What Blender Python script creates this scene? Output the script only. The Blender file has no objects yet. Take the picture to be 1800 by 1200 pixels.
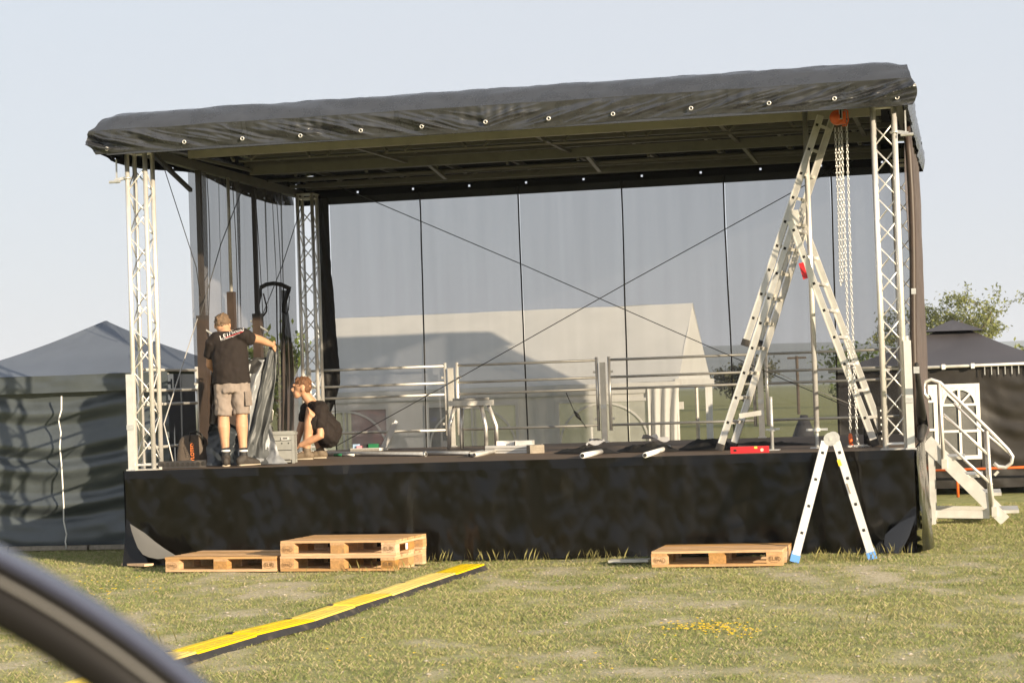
import bpy, bmesh, math, random
import numpy as np
from mathutils import Vector, Matrix, noise
from mathutils.bvhtree import BVHTree

random.seed(7)
rng = np.random.default_rng(7)
sc = bpy.context.scene
COL = sc.collection
R_ = math.radians

# ------------------------------------------------------------------ camera
CAM = Vector((8.5204, -19.9191, 1.6416)); YAW, TILT, ROLL, FPX = -.2169, .0252, .0345, 3608.0
_f = Vector((math.sin(YAW)*math.cos(TILT), math.cos(YAW)*math.cos(TILT), math.sin(TILT)))
_r0 = Vector((math.cos(YAW), -math.sin(YAW), 0)); _u0 = _r0.cross(_f)
_r = _r0*math.cos(ROLL) - _u0*math.sin(ROLL); _u = _u0*math.cos(ROLL) + _r0*math.sin(ROLL)
cd = bpy.data.cameras.new('camera'); cam = bpy.data.objects.new('camera', cd); COL.objects.link(cam)
M4 = Matrix((_r, _u, -_f)).transposed().to_4x4(); M4.translation = CAM
cam.matrix_world = M4
cd.sensor_width = 36; cd.sensor_fit = 'HORIZONTAL'; cd.lens = FPX/1800*36
cd.clip_start = .05; cd.clip_end = 20000
cd.dof.use_dof = True; cd.dof.focus_distance = 21.5; cd.dof.aperture_fstop = 7.5
sc.camera = cam

# ------------------------------------------------------------------ sky and sun
SUN_AZ, SUN_EL = R_(52), R_(12.8)          # azimuth measured from -Y towards +X
to_sun = Vector((math.sin(SUN_AZ)*math.cos(SUN_EL), -math.cos(SUN_AZ)*math.cos(SUN_EL), math.sin(SUN_EL)))
w = bpy.data.worlds.new('World'); sc.world = w; w.use_nodes = True
nt = w.node_tree; nt.nodes.clear()
sky = nt.nodes.new('ShaderNodeTexSky'); sky.sky_type = 'NISHITA'; sky.sun_disc = False
sky.sun_elevation = SUN_EL; sky.sun_rotation = math.atan2(to_sun.x, to_sun.y)
sky.altitude = 200; sky.air_density = 1.0; sky.dust_density = 2.0; sky.ozone_density = 1.0
tc = nt.nodes.new('ShaderNodeTexCoord'); mp = nt.nodes.new('ShaderNodeMapping')
mp.inputs['Scale'].default_value = (1, 1, 4.5)
nz = nt.nodes.new('ShaderNodeTexNoise'); nz.inputs['Scale'].default_value = 1.6; nz.inputs['Detail'].default_value = 5
rp = nt.nodes.new('ShaderNodeMapRange'); rp.inputs['From Min'].default_value = .3; rp.inputs['From Max'].default_value = .75
rp.inputs['To Min'].default_value = .84; rp.inputs['To Max'].default_value = .97
mx = nt.nodes.new('ShaderNodeMix'); mx.data_type = 'RGBA'
mx.inputs[7].default_value = (3.22, 3.42, 3.76, 1)     # thin high cloud veil
bg = nt.nodes.new('ShaderNodeBackground'); bg.inputs['Strength'].default_value = .082
wo = nt.nodes.new('ShaderNodeOutputWorld')
L = nt.links.new
L(tc.outputs['Generated'], mp.inputs['Vector']); L(mp.outputs['Vector'], nz.inputs['Vector'])
L(nz.outputs['Fac'], rp.inputs['Value']); L(rp.outputs['Result'], mx.inputs[0])
L(sky.outputs['Color'], mx.inputs[6]); L(mx.outputs[2], bg.inputs['Color']); L(bg.outputs['Background'], wo.inputs['Surface'])
sd = bpy.data.lights.new('sun', 'SUN'); sd.energy = 4.0; sd.angle = R_(.6); sd.color = (1, .83, .60)
sun = bpy.data.objects.new('sun', sd); COL.objects.link(sun); sun.location = (30, -30, 20)
sun.rotation_euler = to_sun.to_track_quat('Z', 'Y').to_euler()
sc.view_settings.view_transform = 'Standard'; sc.view_settings.look = 'None'
sc.view_settings.exposure = 1.4; sc.view_settings.gamma = 1
sc.render.engine = 'CYCLES'
cy = sc.cycles
cy.use_denoising = True; cy.max_bounces = 8; cy.transparent_max_bounces = 24; cy.diffuse_bounces = 3
cy.glossy_bounces = 3; cy.sample_clamp_indirect = 6

# ------------------------------------------------------------------ measuring helpers (photo survey -> place in the world)
DZ = .9753                                  # deck height
def _ray(x, y): return _f + _r*((x-900)/FPX) - _u*((y-600)/FPX)
def _pl(x, y, ax, v):
    d = _ray(x, y); return CAM + d*((v-CAM[ax])/d[ax])
def atZ(x, y, z=0.): return _pl(x, y, 2, z)
def atY(x, y, Y): return _pl(x, y, 1, Y)
def atX(x, y, X): return _pl(x, y, 0, X)
FH = Vector((_f.x, _f.y, 0)).normalized(); RH = Vector((FH.y, -FH.x, 0))
def facing(base):
    def g(x, y, dy=0.):
        d = _ray(x, y); return CAM + d*(((base-CAM).dot(FH)+dy)/d.dot(FH))
    return g

# ------------------------------------------------------------------ materials
MATS = {}
def mat(name, col, rough=.5, metal=0., var=0., vscale=6., bump=0., bscale=40., stretch=(1, 1, 1), col2=None, spec=.5, coat=0., trans=0., sharp=False, detail=5, rnd=0., dirt=None):
    m = bpy.data.materials.new(name); m.use_nodes = True; n = m.node_tree; b = n.nodes['Principled BSDF']
    b.inputs['Roughness'].default_value = rough; b.inputs['Metallic'].default_value = metal
    b.inputs['Specular IOR Level'].default_value = spec
    if coat: b.inputs['Coat Weight'].default_value = coat; b.inputs['Coat Roughness'].default_value = .15
    c = (*col, 1); b.inputs['Base Color'].default_value = c
    tcn = n.nodes.new('ShaderNodeTexCoord'); mpn = n.nodes.new('ShaderNodeMapping'); mpn.inputs['Scale'].default_value = stretch
    n.links.new(tcn.outputs['Object'], mpn.inputs['Vector'])
    oi = n.nodes.new('ShaderNodeObjectInfo'); ad = n.nodes.new('ShaderNodeVectorMath'); ad.operation = 'ADD'
    sca = n.nodes.new('ShaderNodeVectorMath'); sca.operation = 'SCALE'; sca.inputs['Scale'].default_value = 37.
    cb = n.nodes.new('ShaderNodeCombineXYZ')
    for k in range(3): n.links.new(oi.outputs['Random'], cb.inputs[k])
    n.links.new(cb.outputs[0], sca.inputs[0]); n.links.new(mpn.outputs[0], ad.inputs[0]); n.links.new(sca.outputs[0], ad.inputs[1])
    if var or col2:
        t = n.nodes.new('ShaderNodeTexNoise'); t.inputs['Scale'].default_value = vscale; t.inputs['Detail'].default_value = detail
        t.inputs['Roughness'].default_value = .65
        n.links.new(ad.outputs[0], t.inputs['Vector'])
        r = n.nodes.new('ShaderNodeMapRange'); lo, hi = (.47, .56) if sharp else (.3, .7)
        r.inputs['From Min'].default_value = lo; r.inputs['From Max'].default_value = hi
        n.links.new(t.outputs['Fac'], r.inputs['Value'])
        x = n.nodes.new('ShaderNodeMix'); x.data_type = 'RGBA'
        if col2 is None:
            x.inputs[6].default_value = (*[v*(1-var) for v in col], 1); x.inputs[7].default_value = (*[min(1, v*(1+var)) for v in col], 1)
        else:
            x.inputs[6].default_value = c; x.inputs[7].default_value = (*col2, 1)
        n.links.new(r.outputs[0], x.inputs[0]); n.links.new(x.outputs[2], b.inputs['Base Color'])
        rr = n.nodes.new('ShaderNodeMapRange'); rr.inputs['To Min'].default_value = max(.05, rough-.1); rr.inputs['To Max'].default_value = min(1, rough+.12)
        n.links.new(t.outputs['Fac'], rr.inputs['Value']); n.links.new(rr.outputs[0], b.inputs['Roughness'])
    src = b.inputs['Base Color'].links[0].from_socket if b.inputs['Base Color'].links else None
    if dirt is not None and src is not None:          # settled dust and mud in patches
        td = n.nodes.new('ShaderNodeTexNoise'); td.inputs['Scale'].default_value = dirt[1]; td.inputs['Detail'].default_value = 6; n.links.new(ad.outputs[0], td.inputs['Vector'])
        rd_ = n.nodes.new('ShaderNodeMapRange'); rd_.inputs['From Min'].default_value = dirt[2]; rd_.inputs['From Max'].default_value = dirt[2]+.16; rd_.inputs['To Max'].default_value = dirt[3]; n.links.new(td.outputs['Fac'], rd_.inputs['Value'])
        xd = n.nodes.new('ShaderNodeMix'); xd.data_type = 'RGBA'; xd.inputs[7].default_value = (*dirt[0], 1); n.links.new(rd_.outputs[0], xd.inputs[0]); n.links.new(src, xd.inputs[6]); n.links.new(xd.outputs[2], b.inputs['Base Color']); src = xd.outputs[2]
    if rnd and src is not None:                       # every board has its own tone
        hs_ = n.nodes.new('ShaderNodeHueSaturation'); m1 = n.nodes.new('ShaderNodeMapRange'); m1.inputs['To Min'].default_value = 1-rnd; m1.inputs['To Max'].default_value = 1+rnd*.6
        m2_ = n.nodes.new('ShaderNodeMapRange'); m2_.inputs['To Min'].default_value = 1.1; m2_.inputs['To Max'].default_value = .72
        n.links.new(oi.outputs['Random'], m1.inputs['Value']); n.links.new(oi.outputs['Random'], m2_.inputs['Value']); n.links.new(m1.outputs[0], hs_.inputs['Value']); n.links.new(m2_.outputs[0], hs_.inputs['Saturation']); n.links.new(src, hs_.inputs['Color']); n.links.new(hs_.outputs[0], b.inputs['Base Color'])
    if bump:
        t2 = n.nodes.new('ShaderNodeTexNoise'); t2.inputs['Scale'].default_value = bscale; t2.inputs['Detail'].default_value = 4
        n.links.new(ad.outputs[0], t2.inputs['Vector'])
        bp = n.nodes.new('ShaderNodeBump'); bp.inputs['Strength'].default_value = bump; bp.inputs['Distance'].default_value = .02
        n.links.new(t2.outputs['Fac'], bp.inputs['Height']); n.links.new(bp.outputs[0], b.inputs['Normal'])
    if trans:
        tr = n.nodes.new('ShaderNodeBsdfTranslucent'); tr.inputs['Color'].default_value = c
        ms = n.nodes.new('ShaderNodeMixShader'); ms.inputs[0].default_value = trans
        o = n.nodes['Material Output']; n.links.new(b.outputs[0], ms.inputs[1]); n.links.new(tr.outputs[0], ms.inputs[2]); n.links.new(ms.outputs[0], o.inputs[0])
    MATS[name] = m
    return m
def gauze(name, col, thru, rough=.8, threads=True):
    m = mat(name, col, rough, var=.2, vscale=3)
    n = m.node_tree; b = n.nodes['Principled BSDF']; t = n.nodes.new('ShaderNodeBsdfTransparent')
    s = n.nodes.new('ShaderNodeMixShader'); s.inputs[0].default_value = 1-thru
    o = n.nodes['Material Output']; n.links.new(t.outputs[0], s.inputs[1]); n.links.new(b.outputs[0], s.inputs[2]); n.links.new(s.outputs[0], o.inputs[0])
    if threads:                               # uneven weave: density drifts along vertical bands
        tcn = n.nodes.new('ShaderNodeTexCoord'); mpn = n.nodes.new('ShaderNodeMapping'); mpn.inputs['Scale'].default_value = (7, 7, .35)
        nzn = n.nodes.new('ShaderNodeTexNoise'); nzn.inputs['Scale'].default_value = 1.; nzn.inputs['Detail'].default_value = 3
        mr = n.nodes.new('ShaderNodeMapRange'); mr.inputs['To Min'].default_value = 1-thru-.05; mr.inputs['To Max'].default_value = 1-thru+.05
        n.links.new(tcn.outputs['Object'], mpn.inputs[0]); n.links.new(mpn.outputs[0], nzn.inputs['Vector'])
        n.links.new(nzn.outputs['Fac'], mr.inputs['Value']); n.links.new(mr.outputs[0], s.inputs[0])
    return m

alu = mat('aluminium', (.80, .78, .74), .34, .55, var=.08, vscale=9, bump=.03, bscale=60)
alu_dull = mat('aluminium_dull', (.60, .58, .53), .42, .4, var=.14, vscale=7, bump=.05, bscale=50)
galv = mat('galvanised_steel', (.62, .62, .60), .4, .6, var=.15, vscale=20)
shaded_steel = mat('roof_steel_shaded', (.15, .145, .125), .5, .3, var=.15, vscale=5)  # deeper roof members coloured darker for the shade under the canopy
black_steel = mat('black_steel', (.035, .028, .024), .45, var=.3, vscale=5)
brown_steel = mat('brown_steel', (.045, .030, .022), .5, var=.3, vscale=4)
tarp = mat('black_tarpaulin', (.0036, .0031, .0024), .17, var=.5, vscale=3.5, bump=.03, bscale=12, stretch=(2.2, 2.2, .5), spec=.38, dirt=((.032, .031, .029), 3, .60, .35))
tarp_roof = mat('roof_tarpaulin', (.032, .034, .039), .27, var=.25, vscale=4, bump=.06, bscale=16, spec=.8)
tent_black = mat('tent_black_cloth', (.100, .118, .150), .5, var=.12, vscale=2, bump=.06, bscale=12, spec=.45)
tent_wall_l = mat('tent_wall_cloth', (.060, .071, .078), .34, var=.15, vscale=2, bump=.05, bscale=12, spec=.65)
tent_grey = mat('tent_anthracite_cloth', (.060, .056, .062), .6, var=.15, vscale=2, bump=.08, bscale=14)
white_pvc = mat('white_pvc', (.88, .87, .84), .5, var=.05, vscale=2, bump=.1, bscale=5, trans=.3)
white_paint = mat('white_plastic', (.78, .76, .72), .45, var=.06, vscale=8)
plywood = mat('deck_plywood', (.125, .088, .058), .60, var=.35, vscale=7, bump=.08, bscale=80, stretch=(1, 4, 1), spec=.35)
pine = mat('pine_wood', (.54, .305, .115), .7, var=.28, vscale=5, bump=.2, bscale=30, stretch=(1, 9, 9), rnd=.34, dirt=((.20, .15, .10), 2.5, .56, .6))
pine_y = mat('pine_wood_cross', (.52, .285, .105), .7, var=.28, vscale=5, bump=.2, bscale=30, stretch=(9, 1, 9), rnd=.34, dirt=((.20, .15, .10), 2.5, .56, .6))
brand = mat('branded_wood', (.20, .115, .05), .8)
yellow = mat('yellow_plastic', (.80, .58, .03), .5, var=.12, vscale=9, bump=.1, bscale=40, rnd=.05, dirt=((.42, .31, .13), 7, .58, .4))
rubber = mat('black_rubber', (.022, .021, .022), .7, var=.2, vscale=9, dirt=((.12, .10, .075), 8, .52, .5))
orange = mat('orange_paint', (.75, .13, .02), .35, var=.1, vscale=15, coat=.3)
red = mat('red_paint', (.55, .02, .025), .4)
skin = mat('skin', (.50, .27, .155), .55, var=.1, vscale=12)
hair_brown = mat('hair_brown', (.14, .062, .026), .6, var=.4, vscale=60, bump=.6, bscale=110)
hair_grey = mat('hair_greying', (.15, .095, .055), .65, var=.4, vscale=60, bump=.6, bscale=110)
shirt_m = mat('black_cotton', (.020, .015, .013), .85, var=.2, vscale=6, bump=.1, bscale=25, spec=.25)
shorts_m = mat('khaki_grey_cotton', (.25, .205, .175), .85, var=.12, vscale=9, bump=.15, bscale=30, spec=.2)
shoe_m = mat('shoe_dark', (.035, .028, .022), .7, var=.3, vscale=20)
shoe_brown = mat('shoe_brown', (.13, .095, .06), .7, var=.3, vscale=20)
sole_m = mat('sole_pale', (.42, .36, .27), .7)
sock_w = mat('sock_white', (.75, .72, .68), .85)
print_w = mat('print_white', (.82, .80, .78), .6)
print_r = mat('print_red', (.45, .03, .03), .6)
print_o = mat('print_orange', (.85, .22, .04), .6)
bag_m = mat('canvas_brown', (.10, .075, .055), .8, var=.25, vscale=8, bump=.2, bscale=30)
grey_cloth = mat('grey_sheet', (.07, .074, .075), .5, var=.3, vscale=5, bump=.12, bscale=18)
silver_cloth = mat('silver_lining', (.30, .31, .32), .42, .1, var=.25, vscale=6, bump=.15, bscale=18)
black_cloth = mat('black_cloth', (.016, .015, .014), .7, var=.3, vscale=8, bump=.2, bscale=25)
crate_m = mat('crate_aluminium', (.27, .27, .25), .5, .2, var=.12, vscale=8)
dark_hole = mat('dark_plug', (.012, .011, .010), .8)
blue_foot = mat('blue_plastic', (.10, .28, .65), .5)
green_p = mat('green_plastic', (.02, .17, .07), .5)
cardboard = mat('cardboard', (.45, .31, .18), .8, var=.1, vscale=8)
chain_m = mat('chain_zinc', (.74, .73, .70), .32, .7)
wire_m = mat('wire_dark', (.045, .045, .045), .5, .3)
wire_w = mat('wire_pale', (.55, .53, .50), .45, .3)
stone_wood = mat('grey_timber', (.27, .23, .18), .8, var=.3, vscale=20)
mesh_back = gauze('gauze_backdrop', (.085, .09, .105), .50)
mesh_side = gauze('gauze_side', (.085, .082, .088), .40)
film = gauze('clear_film', (.80, .80, .78), .55, .3, False)
film2 = gauze('clear_film_dark', (.40, .40, .38), .62, .15, False)
bark = mat('bark', (.10, .075, .055), .9, var=.3, vscale=5)
far_dark = mat('far_dark', (.03, .03, .035), .8)
red_cloth = mat('red_cloth', (.50, .06, .05), .7, var=.15, vscale=3)
rim_black = mat('gloss_black', (.010, .009, .009), .45, spec=.2)
rim_sky_sheen = mat('gloss_sky_sheen', (.045, .048, .075), .22)  # bluish base colour stands in for sky reflected along the outer edge
rim_grey = mat('satin_grey', (.20, .195, .19), .35)

# ------------------------------------------------------------------ mesh builder
WORLD_ROOTS = set()
def link(name, me, m, parent=None, smooth=False):
    if m is not None and not me.materials: me.materials.append(m)
    if smooth: me.polygons.foreach_set('use_smooth', [True]*len(me.polygons))
    o = bpy.data.objects.new(name, me); COL.objects.link(o)
    if parent is not None:
        o.parent = parent
        if parent.name in WORLD_ROOTS: o.matrix_parent_inverse = parent.matrix_basis.inverted()
    return o
class MB:
    def __init__(s, flat=False): s.v = []; s.f = []; s.flat = flat
    def add(s, vs, fs):
        k = len(s.v); s.v += [tuple(p) for p in vs]; s.f += [tuple(i+k for i in q) for q in fs]; return s
    def box(s, c, d, R=None, bev=0.):
        c = Vector(c); hx, hy, hz = d[0]/2, d[1]/2, d[2]/2
        P = [Vector((x, y, z)) for z in (-hz, hz) for y in (-hy, hy) for x in (-hx, hx)]
        if R is not None: P = [R @ p for p in P]
        return s.add([c+p for p in P], [(0, 2, 3, 1), (4, 5, 7, 6), (0, 1, 5, 4), (2, 6, 7, 3), (0, 4, 6, 2), (1, 3, 7, 5)])
    def frame(s, a, b, up=(0, 0, 1)):
        d = (Vector(b)-Vector(a)).normalized(); u = Vector(up)
        if abs(d.dot(u)) > .98: u = Vector((0, 1, 0)) if abs(d.y) < .9 else Vector((1, 0, 0))
        sd_ = d.cross(u).normalized(); return d, sd_, sd_.cross(d)
    def bar(s, a, b, wd, h, up=(0, 0, 1)):
        a, b = Vector(a), Vector(b); d, x, z = s.frame(a, b, up); P = []
        for p in (a, b):
            for i, j in ((-1, -1), (1, -1), (1, 1), (-1, 1)): P.append(p + x*(i*wd/2) + z*(j*h/2))
        return s.add(P, [(3, 2, 1, 0), (4, 5, 6, 7)] + [(i, (i+1) % 4, (i+1) % 4+4, i+4) for i in range(4)])
    def tube(s, a, b, r, n=10, r2=None):
        a, b = Vector(a), Vector(b); d, x, z = s.frame(a, b); r2 = r if r2 is None else r2; P = []
        for p, q in ((a, r), (b, r2)):
            for k in range(n):
                t = 2*math.pi*k/n; P.append(p + x*(q*math.cos(t)) + z*(q*math.sin(t)))
        return s.add(P, [tuple(range(n))[::-1], tuple(range(n, 2*n))] + [(k, (k+1) % n, n+(k+1) % n, n+k) for k in range(n)])
    def path(s, pts, r, n=8, flat=None):
        pts = [Vector(p) for p in pts]; N = len(pts); P = []; x = None
        for i, p in enumerate(pts):
            d = (pts[min(i+1, N-1)]-pts[max(i-1, 0)]).normalized()
            if x is None:
                u = Vector((0, 0, 1)) if abs(d.z) < .9 else Vector((0, 1, 0)); x = d.cross(u).normalized()
            else: x = (x - d*x.dot(d)).normalized()
            z = x.cross(d); q = r[i] if isinstance(r, (list, tuple)) else r; qa, qb = (q, q) if flat is None else flat
            for k in range(n):
                t = 2*math.pi*k/n; P.append(p + x*(qa*math.cos(t)) + z*(qb*math.sin(t)))
        F = [tuple(range(n))[::-1], tuple(range((N-1)*n, N*n))]
        for i in range(N-1):
            for k in range(n): F.append((i*n+k, i*n+(k+1) % n, (i+1)*n+(k+1) % n, (i+1)*n+k))
        return s.add(P, F)
    def ell(s, c, rad, nu=14, nv=9, R=None):
        c = Vector(c); P = [Vector((0, 0, -rad[2]))]
        for j in range(1, nv):
            t = math.pi*j/nv - math.pi/2
            for i in range(nu):
                a = 2*math.pi*i/nu; P.append(Vector((rad[0]*math.cos(t)*math.cos(a), rad[1]*math.cos(t)*math.sin(a), rad[2]*math.sin(t))))
        P.append(Vector((0, 0, rad[2])))
        if R is not None: P = [R @ p for p in P]
        F = [(0, 1+(i+1) % nu, 1+i) for i in range(nu)]; q = len(P)-1; b = q-nu
        for j in range(nv-2):
            for i in range(nu): F.append((1+j*nu+i, 1+j*nu+(i+1) % nu, 1+(j+1)*nu+(i+1) % nu, 1+(j+1)*nu+i))
        F += [(b+i, b+(i+1) % nu, q) for i in range(nu)]
        return s.add([c+p for p in P], F)
    def torus(s, c, Rr, r, ax=(0, 1, 0), n=14, k=6, sx=1.):
        c = Vector(c); A = Vector(ax).normalized(); u = A.orthogonal().normalized(); v = A.cross(u); P = []; F = []
        for i in range(n):
            t = 2*math.pi*i/n; d = u*math.cos(t) + v*(math.sin(t)*sx)
            for j in range(k):
                q = 2*math.pi*j/k; P.append(c + d*(Rr + r*math.cos(q)) + A*(r*math.sin(q)))
        for i in range(n):
            for j in range(k): F.append((i*k+j, ((i+1) % n)*k+j, ((i+1) % n)*k+(j+1) % k, i*k+(j+1) % k))
        return s.add(P, F)
    def grid(s, us, vs, fn, skip=None):
        P = [fn(a, b) for b in vs for a in us]; n = len(us); F = []
        for j in range(len(vs)-1):
            for i in range(n-1):
                if skip and skip(i, j): continue
                F.append((j*n+i, j*n+i+1, (j+1)*n+i+1, (j+1)*n+i))
        return s.add(P, F)
    def loft(s, rings):                      # rings: (centre, xdir, ydir, rx, ry); ends rounded
        n = 16; P = []; full = []
        c0, x0, y0, a0, b0 = rings[0]; c1 = rings[1][0]; e = (c0-c1).normalized()*min(a0, b0)
        full += [(c0+e*.9, x0, y0, a0*.42, b0*.42), (c0+e*.6, x0, y0, a0*.78, b0*.78)] + list(rings)
        c0, x0, y0, a0, b0 = rings[-1]; c1 = rings[-2][0]; e = (c0-c1).normalized()*min(a0, b0)
        full += [(c0+e*.6, x0, y0, a0*.78, b0*.78), (c0+e*.9, x0, y0, a0*.42, b0*.42)]
        if s.flat: full = list(rings)
        for c, x, y, a, b in full:
            for k in range(n):
                t = 2*math.pi*k/n; P.append(c + x*(a*math.cos(t)) + y*(b*math.sin(t)))
        N = len(full); F = [tuple(range(n))[::-1], tuple(range((N-1)*n, N*n))]
        for i in range(N-1):
            for k in range(n): F.append((i*n+k, i*n+(k+1) % n, (i+1)*n+(k+1) % n, (i+1)*n+k))
        return s.add(P, F)
    def limb(s, pts, rad, side=None):        # rounded tapered limb through points
        pts = [Vector(p) for p in pts]; X = Vector(side) if side is not None else RH; rings = []
        for i, p in enumerate(pts):
            d = (pts[min(i+1, len(pts)-1)]-pts[max(i-1, 0)]).normalized()
            x = X - d*X.dot(d)
            x = x.normalized() if x.length > .2 else d.orthogonal().normalized()
            r = rad[i]; r = r if isinstance(r, tuple) else (r, r)
            rings.append((p, x, d.cross(x), r[0], r[1]))
        return s.loft(rings)
    def mesh(s, name='m'):
        me = bpy.data.meshes.new(name); me.from_pydata(s.v, [], s.f); me.update(); return me
    def build(s, name, m, parent=None, smooth=False): return link(name, s.mesh(name), m, parent, smooth)
    def blob(s, name, m, parent, voxel=.01, sm=4):       # union of the pieces as one continuous surface
        o = bpy.data.objects.new('tmp', s.mesh()); COL.objects.link(o)
        a = o.modifiers.new('r', 'REMESH'); a.mode = 'VOXEL'; a.voxel_size = voxel
        if sm:
            b = o.modifiers.new('s', 'SMOOTH'); b.iterations = sm; b.factor = .5
        me = bpy.data.meshes.new_from_object(o.evaluated_get(bpy.context.evaluated_depsgraph_get()))
        bpy.data.objects.remove(o); me.materials.clear()
        return link(name, me, m, parent, True)
def root(name, label, cat, loc=(0, 0, 0), rotz=0., group=None, world=True):
    o = bpy.data.objects.new(name, None); COL.objects.link(o); o.location = loc; o.rotation_euler = (0, 0, rotz)
    o.empty_display_size = .2
    o['label'] = label; o['category'] = cat
    if group: o['group'] = group
    o.matrix_basis = Matrix.Translation(Vector(loc)) @ Matrix.Rotation(rotz, 4, 'Z')
    if world: WORLD_ROOTS.add(o.name)
    return o
def tag(o, label, cat, group=None):
    o['label'] = label; o['category'] = cat
    if group: o['group'] = group
    return o
def struct(o): o['kind'] = 'structure'; return o
def stuff(o): o['kind'] = 'stuff'; return o
def dup(src, parent=None):
    c = src.copy(); COL.objects.link(c); c.parent = parent
    for ch in list(src.children): dup(ch, c)
    return c
def lin(a, b, n): return [a+(b-a)*i/(n-1) for i in range(n)]
def fbm(x, y, z=0., o=4): return noise.fractal(Vector((x, y, z)), .9, 2.0, o)
def text_mesh(s, size, extrude=.0005, spacing=1., shear=0.):
    cu = bpy.data.curves.new('t', 'FONT'); cu.body = s; cu.size = size; cu.extrude = extrude; cu.align_x = 'CENTER'
    cu.space_character = spacing; cu.shear = shear
    o = bpy.data.objects.new('t', cu); COL.objects.link(o)
    me = bpy.data.meshes.new_from_object(o.evaluated_get(bpy.context.evaluated_depsgraph_get()))
    bpy.data.objects.remove(o); return me

# ------------------------------------------------------------------ ground
def gmask(x, y):                              # how densely grass grows here
    a = fbm(x*.75+3, y*.45, 1.7, 4)*.55 + fbm(x*3.1, y*2.0, 7.3, 3)*.55 + .74
    if y > -1.2: a += .25*(y+1.2)/1.2
    return max(0., min(1., a))
def relief(x, y):
    if not (-7 < x < 16 and -13 < y < 9): return 0.
    e = min(1, (x+7)/2, (16-x)/2, (y+13)/2, (9-y)/2)
    return e*(.018*fbm(x*.9, y*.9, 4., 3) - .012)
xs = [-4000, -1500, -500, -200, -80, -40, -20, -12] + lin(-7, 16, 231) + [20, 28, 50, 100, 250, 700, 2000, 4000]
ys = [-600, -200, -80, -40, -22] + lin(-13, 9, 221) + [11, 14, 18, 25, 40, 70, 120, 250, 600, 1500, 4500]
mb = MB().grid(xs, ys, lambda x, y: (x, y, relief(x, y)))
gme = mb.mesh('ground')
at = gme.attributes.new('grass', 'FLOAT', 'POINT')
at.data.foreach_set('value', [gmask(v[0], v[1]) if -13 < v[1] < 9 and -8 < v[0] < 17 else .95 for v in mb.v])
gm = bpy.data.materials.new('meadow_ground'); gm.use_nodes = True; n = gm.node_tree; b = n.nodes['Principled BSDF']
b.inputs['Roughness'].default_value = .95; b.inputs['Specular IOR Level'].default_value = .15
def nod(t, **k):
    q = n.nodes.new(t)
    for a, v in k.items(): q.inputs[a.replace('_', ' ')].default_value = v
    return q
tcg = nod('ShaderNodeTexCoord'); atr = nod('ShaderNodeAttribute'); atr.attribute_name = 'grass'
def noise_mix(scale, c1, c2, lo=.35, hi=.65, detail=6):
    t = nod('ShaderNodeTexNoise', Scale=scale, Detail=detail, Roughness=.7); n.links.new(tcg.outputs['Object'], t.inputs['Vector'])
    r = nod('ShaderNodeMapRange'); r.inputs['From Min'].default_value = lo; r.inputs['From Max'].default_value = hi
    n.links.new(t.outputs['Fac'], r.inputs['Value']); x = n.nodes.new('ShaderNodeMix'); x.data_type = 'RGBA'
    x.inputs[6].default_value = (*c1, 1); x.inputs[7].default_value = (*c2, 1); n.links.new(r.outputs[0], x.inputs[0]); return x, t
soil, _ = noise_mix(45, (.34, .29, .17), (.64, .57, .42)); grs, gt = noise_mix(5, (.21, .23, .08), (.39, .37, .17))
straw, st = noise_mix(55, (0, 0, 0), (1, 1, 1), .42, .62)
ad = n.nodes.new('ShaderNodeMath'); ad.operation = 'MULTIPLY_ADD'; ad.inputs[1].default_value = .7; ad.inputs[2].default_value = -.35
n.links.new(st.outputs['Fac'], ad.inputs[0])
ad2 = n.nodes.new('ShaderNodeMath'); ad2.operation = 'ADD'; n.links.new(atr.outputs['Fac'], ad2.inputs[0]); n.links.new(ad.outputs[0], ad2.inputs[1])
mr = nod('ShaderNodeMapRange'); mr.inputs['From Min'].default_value = .20; mr.inputs['From Max'].default_value = .80; n.links.new(ad2.outputs[0], mr.inputs['Value'])
xg = n.nodes.new('ShaderNodeMix'); xg.data_type = 'RGBA'; n.links.new(mr.outputs[0], xg.inputs[0])
n.links.new(soil.outputs[2], xg.inputs[6]); n.links.new(grs.outputs[2], xg.inputs[7]); n.links.new(xg.outputs[2], b.inputs['Base Color'])
bp = nod('ShaderNodeBump', Strength=.7, Distance=.03); n.links.new(st.outputs['Fac'], bp.inputs['Height']); n.links.new(bp.outputs[0], b.inputs['Normal'])
struct(link('ground', gme, gm, None, True))

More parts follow.
